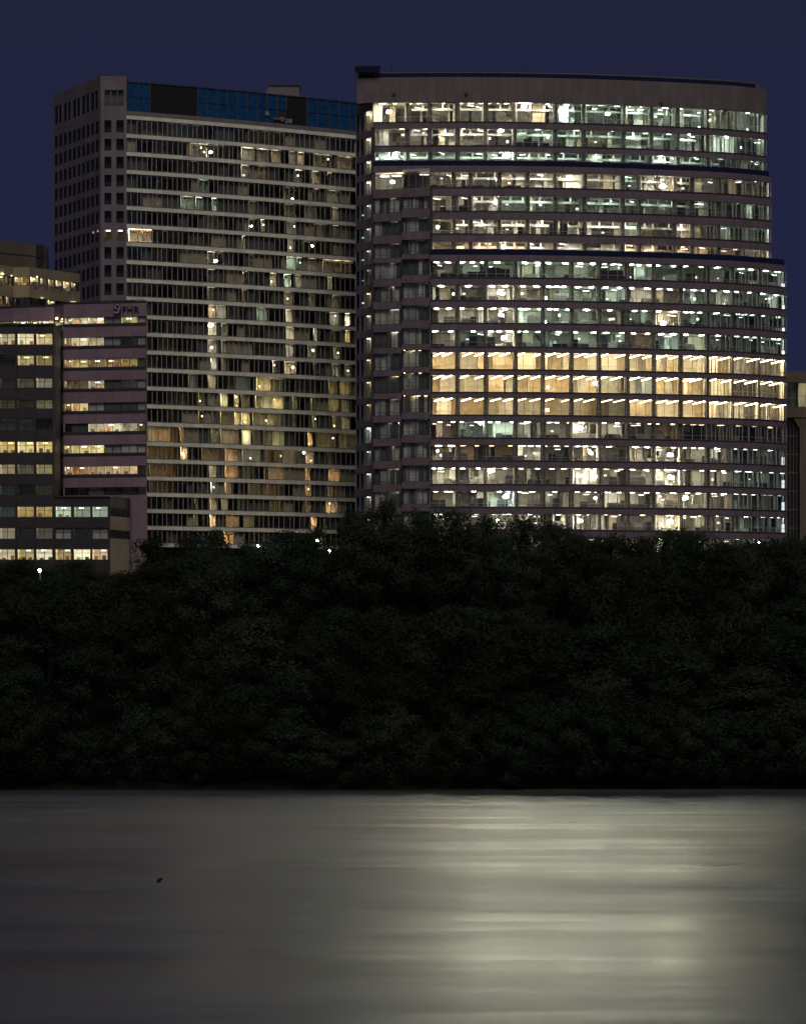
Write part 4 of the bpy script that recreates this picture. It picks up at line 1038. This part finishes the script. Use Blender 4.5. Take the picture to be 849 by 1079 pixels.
def make_tree(seed, h, cr, trunk_f, nl, leaf, lmat, low=False):
    """trunk with limbs, crown of leaf clumps spread on the limbs; base at the origin"""
    r = random.Random(seed)
    tb = MB(); ends = []
    top = h * .9
    path = [(0, 0, -.6)]
    for k in range(1, 6): t = k / 5; path.append((r.uniform(-.25, .25) * t * 1.5, r.uniform(-.25, .25) * t * 1.5, top * t))
    r0 = h * .015
    tb.tube(path, [r0 * (1.25 - t * .2 * 5.6) if t < 5 else .04 for t in range(6)], 8)
    nlimb = 11
    for k in range(nlimb):
        t = trunk_f + (1 - trunk_f) * (k + .3) / nlimb
        z = top * t; az = k * 2.4 + r.uniform(-.4, .4)
        ln = cr * (1.05 - .75 * max(0, (t - .45)) / .55) * r.uniform(.75, 1.15)
        up = r.uniform(.15, .55) + .5 * max(0, t - .5)
        a = Vector((path[min(5, int(t * 5))][0], path[min(5, int(t * 5))][1], z))
        d = Vector((math.cos(az), math.sin(az), up)).normalized()
        mid = a + d * ln * .5 + Vector((0, 0, -.2)); end = a + d * ln
        tb.tube([tuple(a), tuple(mid), tuple(end)], [r0 * .42, r0 * .26, .03], 5)
        ends += [(end, 1.0), (mid + Vector((r.uniform(-1, 1), r.uniform(-1, 1), r.uniform(0, 1))), .85)]
        e2 = mid + Vector((r.uniform(-1, 1), r.uniform(-1, 1), r.uniform(.2, 1))) * ln * .5
        tb.tube([tuple(mid), tuple(e2)], [r0 * .2, .02], 4); ends.append((e2, .8))
    ends.append((Vector((path[5][0], path[5][1], top)), .9))
    if low:
        for k in range(9):
            az = k * .7 + r.uniform(-.3, .3); q = cr * r.uniform(.5, 1.05); ends.append((Vector((math.cos(az) * q, math.sin(az) * q, h * r.uniform(.08, .3))), 1.0))
    cb_ = MB(); nrm = []; cen = Vector((0, 0, h * .55)); per = int(nl * 1.7) // len(ends)
    for (c, s) in ends:
        cs = cr * .34 * s * r.uniform(.75, 1.25)
        for _ in range(int(per * s * r.uniform(.7, 1.3))):
            v = Vector((r.gauss(0, 1), r.gauss(0, 1), r.gauss(0, .8)))
            v = v.normalized() * cs * r.random() ** .45
            p = c + v
            if p.z < .25: p.z = .25 + r.random()
            n = Vector((r.uniform(-1, 1), r.uniform(-1, 1), r.uniform(-.5, 1.2))).normalized()
            u = n.orthogonal().normalized(); w = n.cross(u); a = r.uniform(0, 6.28)
            u, w = u * math.cos(a) + w * math.sin(a), w * math.cos(a) - u * math.sin(a)
            L = leaf * .74 * r.uniform(.6, 1.4); W = L * .42
            sn = ((p - c) / cs * .6 + (p - cen) / cr * .55 + Vector((r.uniform(-1, 1), r.uniform(-1, 1), r.uniform(-1, 1))) * .28).normalized()
            q4 = [tuple(p - u * L), tuple(p + w * W), tuple(p + u * L), tuple(p - w * W)]
            if u.cross(w).dot(sn) > 0: q4.reverse()
            cb_.raw(q4); nrm.append(tuple(sn))
    return tb, cb_, lmat, nrm
PROTO = []
SPEC = [(1, 14, 4.6, .30, 5200, .26, 0, False), (2, 15, 5.2, .28, 5600, .27, 1, False), (3, 13, 4.2, .25, 4800, .25, 0, False), (4, 16, 4.8, .32, 5200, .26, 2, False),
        (5, 11, 5.0, .12, 5600, .26, 1, True), (6, 9, 4.4, .08, 5000, .25, 0, True), (7, 15, 4.4, .34, 2600, .24, 0, False)]
for s in SPEC:
    tb, cm, li, nrm = make_tree(s[0], s[1], s[2], s[3], s[4], s[5], LEAF[s[6]], s[7])
    mt = bpy.data.meshes.new('trunk'); mt.from_pydata(tb.v, [], tb.f); mt.materials.append(M['bark'])
    mc = bpy.data.meshes.new('crown'); mc.from_pydata(cm.v, [], cm.f); mc.materials.append(li); mc.polygons.foreach_set('use_smooth', [True] * len(mc.polygons)); mc.normals_split_custom_set([n for n in nrm for _ in range(4)])
    PROTO.append((s[1], s[2], mt, mc))
def place_tree(k, X, Y, z, height, width, rot, label, group, name='broadleaf_tree'):
    h0, r0, mt, mc = PROTO[k]
    t = thing(name, label, 'tree', (X, Y, z), group)
    s = height / h0; w = width / (2 * r0)
    t.scale = (w, w, s); t.rotation_euler = (0, 0, rot)
    for nm, me in (('trunk', mt), ('crown', mc)):
        o = bpy.data.objects.new(nm, me); COL.objects.link(o); o.parent = t
PROFILE = [(-60, 590), (0, 583), (36, 588), (56, 598), (125, 601), (146, 574), (160, 563), (200, 558), (235, 562), (262, 572), (285, 560), (300, 548), (318, 538), (338, 550), (352, 560), (366, 545), (385, 530), (420, 526), (445, 536), (480, 532), (520, 542), (560, 538), (600, 550), (640, 560), (670, 563), (695, 560), (720, 552), (745, 560), (775, 568), (800, 560), (825, 561), (849, 564), (910, 560)]
def prof(x):
    for (a, ya), (b, yb) in zip(PROFILE[:-1], PROFILE[1:]):
        if x <= b: return ya + (yb - ya) * (x - a) / (b - a)
    return 565
rngT = random.Random(77)
def below(px):
    return ('the low buildings' if px < 140 else 'the striped tower' if px < 375 else 'the dark corner of the curved tower' if px < 455 else 'the bright middle of the curved tower' if px < 700 else 'the right part of the curved tower')
ROWS = [('row at the water\'s edge', 407, -40, 890, 30, (5, 10), 5, 9.0), ('second row above the water', 420, -50, 900, 70, (8, 16), None, 13), ('third row above the water', 437, -35, 890, 72, (10, 18), None, 13.5),
        ('fourth row above the water', 458, -45, 900, 68, (11, 19), None, 13.5), ('fifth row above the water', 488, -30, 890, 36, None, None, 11), ('topmost row against the buildings', 516, -50, 900, 34, None, None, 10), ('undergrowth just below the buildings', 536, -45, 900, 27, (3.5, 6.5), None, 10)]
NAMES = {0: 'rounded dark green', 1: 'broad olive', 2: 'slim dark green', 3: 'tall russet', 4: 'low spreading olive', 5: 'bushy dark green', 6: 'thin open-crowned'}
for ri, (where, Y0, xa, xb, stp, hr, _, wd) in enumerate(ROWS):
    x = xa + rngT.uniform(0, 20); seq = []
    while x < xb:
        seq.append(x); x += stp * rngT.uniform(.78, 1.2)
    for k, x in enumerate(seq):
        Y = Y0 + rngT.uniform(-3, 3) * (1 if ri else .5); X = PX(x, Y); z = ground_z(Y) - .1
        if hr: h = rngT.uniform(*hr)
        else: h = PZ(prof(x) + (rngT.uniform(0, 13) if ri == 5 else rngT.uniform(12, 36)), Y) - z
        h *= 1.0 if hr else 1.05
        kind = rngT.choice([4, 5, 5]) if ri in (0, 6) else rngT.choice([0, 1, 2, 3, 4]) if ri < 4 else rngT.choice([0, 0, 2, 3, 1])
        if ri == 5 and (290 < x < 350 or 470 < x < 560 or 690 < x < 740): kind = 6
        place_tree(kind, X, Y, z, h, wd * rngT.uniform(.75, 1.3), rngT.uniform(0, 6.28),
                   '%s tree, %s from left in the %s' % (NAMES[kind], ORD[min(30, k + 1)], where), 'trees of the dark riverside belt')

# street lamps behind the top of the belt
def street_lamp(px, py, Y, e, tone, label):
    X, Z = PX(px, Y), PZ(py, Y); z = ground_z(Y); org = (X, Y, z)
    t = thing('street_lamp', label, 'lamp', org, 'street lamps glinting through the tree tops')
    b = MB(); b.tube([(X, Y + .5, z), (X, Y + .5, Z - 1), (X, Y + .3, Z + .2)], [.13, .09, .06], 8); obj('pole', b, M['dark'], t, org)
    b = MB(); b.lathe((X, Y, Z), [(.02, -.26), (.13, -.2), (.2, -.03), (.16, .12)], 'z', 12); obj('globe', b, emit(tone, e * 3), t, org, True)
    b = MB(); b.lathe((X, Y, Z), [(.26, .125), (.2, .2), (.04, .3)], 'z', 12); obj('cap', b, M['dark'], t, org)
for px, py, Y, e, tone, label in ((42, 601, 500, 60, 'A', 'street lamp burning amber in the tree tops under the low dark office block'),
      (334, 569, 545, 160, 'Y', 'street lamp glowing yellow behind the open tree crown under the striped tower'), (347, 580, 545, 90, 'A', 'street lamp half hidden by leaves at the right foot of the striped tower'),
      (799, 572, 545, 40, 'A', 'street lamp glowing at the right foot of the curved tower'), (812, 575, 545, 30, 'A', 'street lamp closest to the right edge, low behind the trees'), (524, 548, 545, 40, 'W', 'white street lamp glinting through leaves under the bright middle of the curved tower'),
      (272, 575, 545, 120, 'W', 'street lamp behind the dip in the tree tops under the middle of the striped tower')):
    street_lamp(px, py, Y, e, tone, label)

# =================================================================== SKY, LIGHT, CAMERA
w = bpy.data.worlds.new('World'); sc.world = w; w.use_nodes = True
nt = w.node_tree; bg = nt.nodes['Background']
sky = nt.nodes.new('ShaderNodeTexSky'); sky.sky_type = 'NISHITA'; sky.sun_disc = False
sky.sun_elevation = rad(-4.0); sky.sun_rotation = rad(175); sky.altitude = 20; sky.air_density = 1; sky.dust_density = 2; sky.ozone_density = 1.5
# night-blue sky glow of a city added to the last of the twilight, a little lighter and bluer low down
geo = nt.nodes.new('ShaderNodeNewGeometry'); sep = nt.nodes.new('ShaderNodeSeparateXYZ')
nt.links.new(geo.outputs['Incoming'], sep.inputs[0])
rmp = nt.nodes.new('ShaderNodeMapRange'); rmp.inputs['From Min'].default_value = 0; rmp.inputs['From Max'].default_value = -.25
nt.links.new(sep.outputs['Z'], rmp.inputs['Value'])
glow = nt.nodes.new('ShaderNodeValToRGB')
glow.color_ramp.elements[0].color = (.142, .19, .58, 1); glow.color_ramp.elements[1].color = (.146, .16, .385, 1)
nt.links.new(rmp.outputs[0], glow.inputs[0])
addn = nt.nodes.new('ShaderNodeMix'); addn.data_type = 'RGBA'; addn.blend_type = 'ADD'; addn.inputs[0].default_value = 1
nt.links.new(glow.outputs[0], addn.inputs[6]); nt.links.new(sky.outputs[0], addn.inputs[7])
nt.links.new(addn.outputs[2], bg.inputs['Color']); bg.inputs['Strength'].default_value = .1
L = bpy.data.lights.new('dusk_glow', 'SUN'); L.energy = .9; L.angle = rad(30); L.color = (1, .87, .79)
lo = bpy.data.objects.new('dusk_glow', L); COL.objects.link(lo)
lo.rotation_euler = (rad(50), 0, rad(5))
cam = bpy.data.cameras.new('camera'); co = bpy.data.objects.new('camera', cam); COL.objects.link(co)
co.location = (0, 0, H); co.rotation_euler = (rad(90), 0, 0)
cam.sensor_fit = 'HORIZONTAL'; cam.sensor_width = 36; cam.lens = F / 849 * 36
cam.shift_y = (HY - 539.5) / 1079 * 1079 / 849 if False else (HY - 539.5) / 849
cam.clip_start = 1; cam.clip_end = 12000
sc.camera = co
sc.view_settings.view_transform = 'Standard'; sc.view_settings.look = 'None'; sc.view_settings.exposure = 0; sc.view_settings.gamma = 1
sc.cycles.use_denoising = True
sc.cycles.max_bounces = 8; sc.cycles.diffuse_bounces = 4; sc.cycles.glossy_bounces = 4; sc.cycles.transparent_max_bounces = 12
sc.cycles.sample_clamp_indirect = 8
sc.cycles.use_light_tree = True
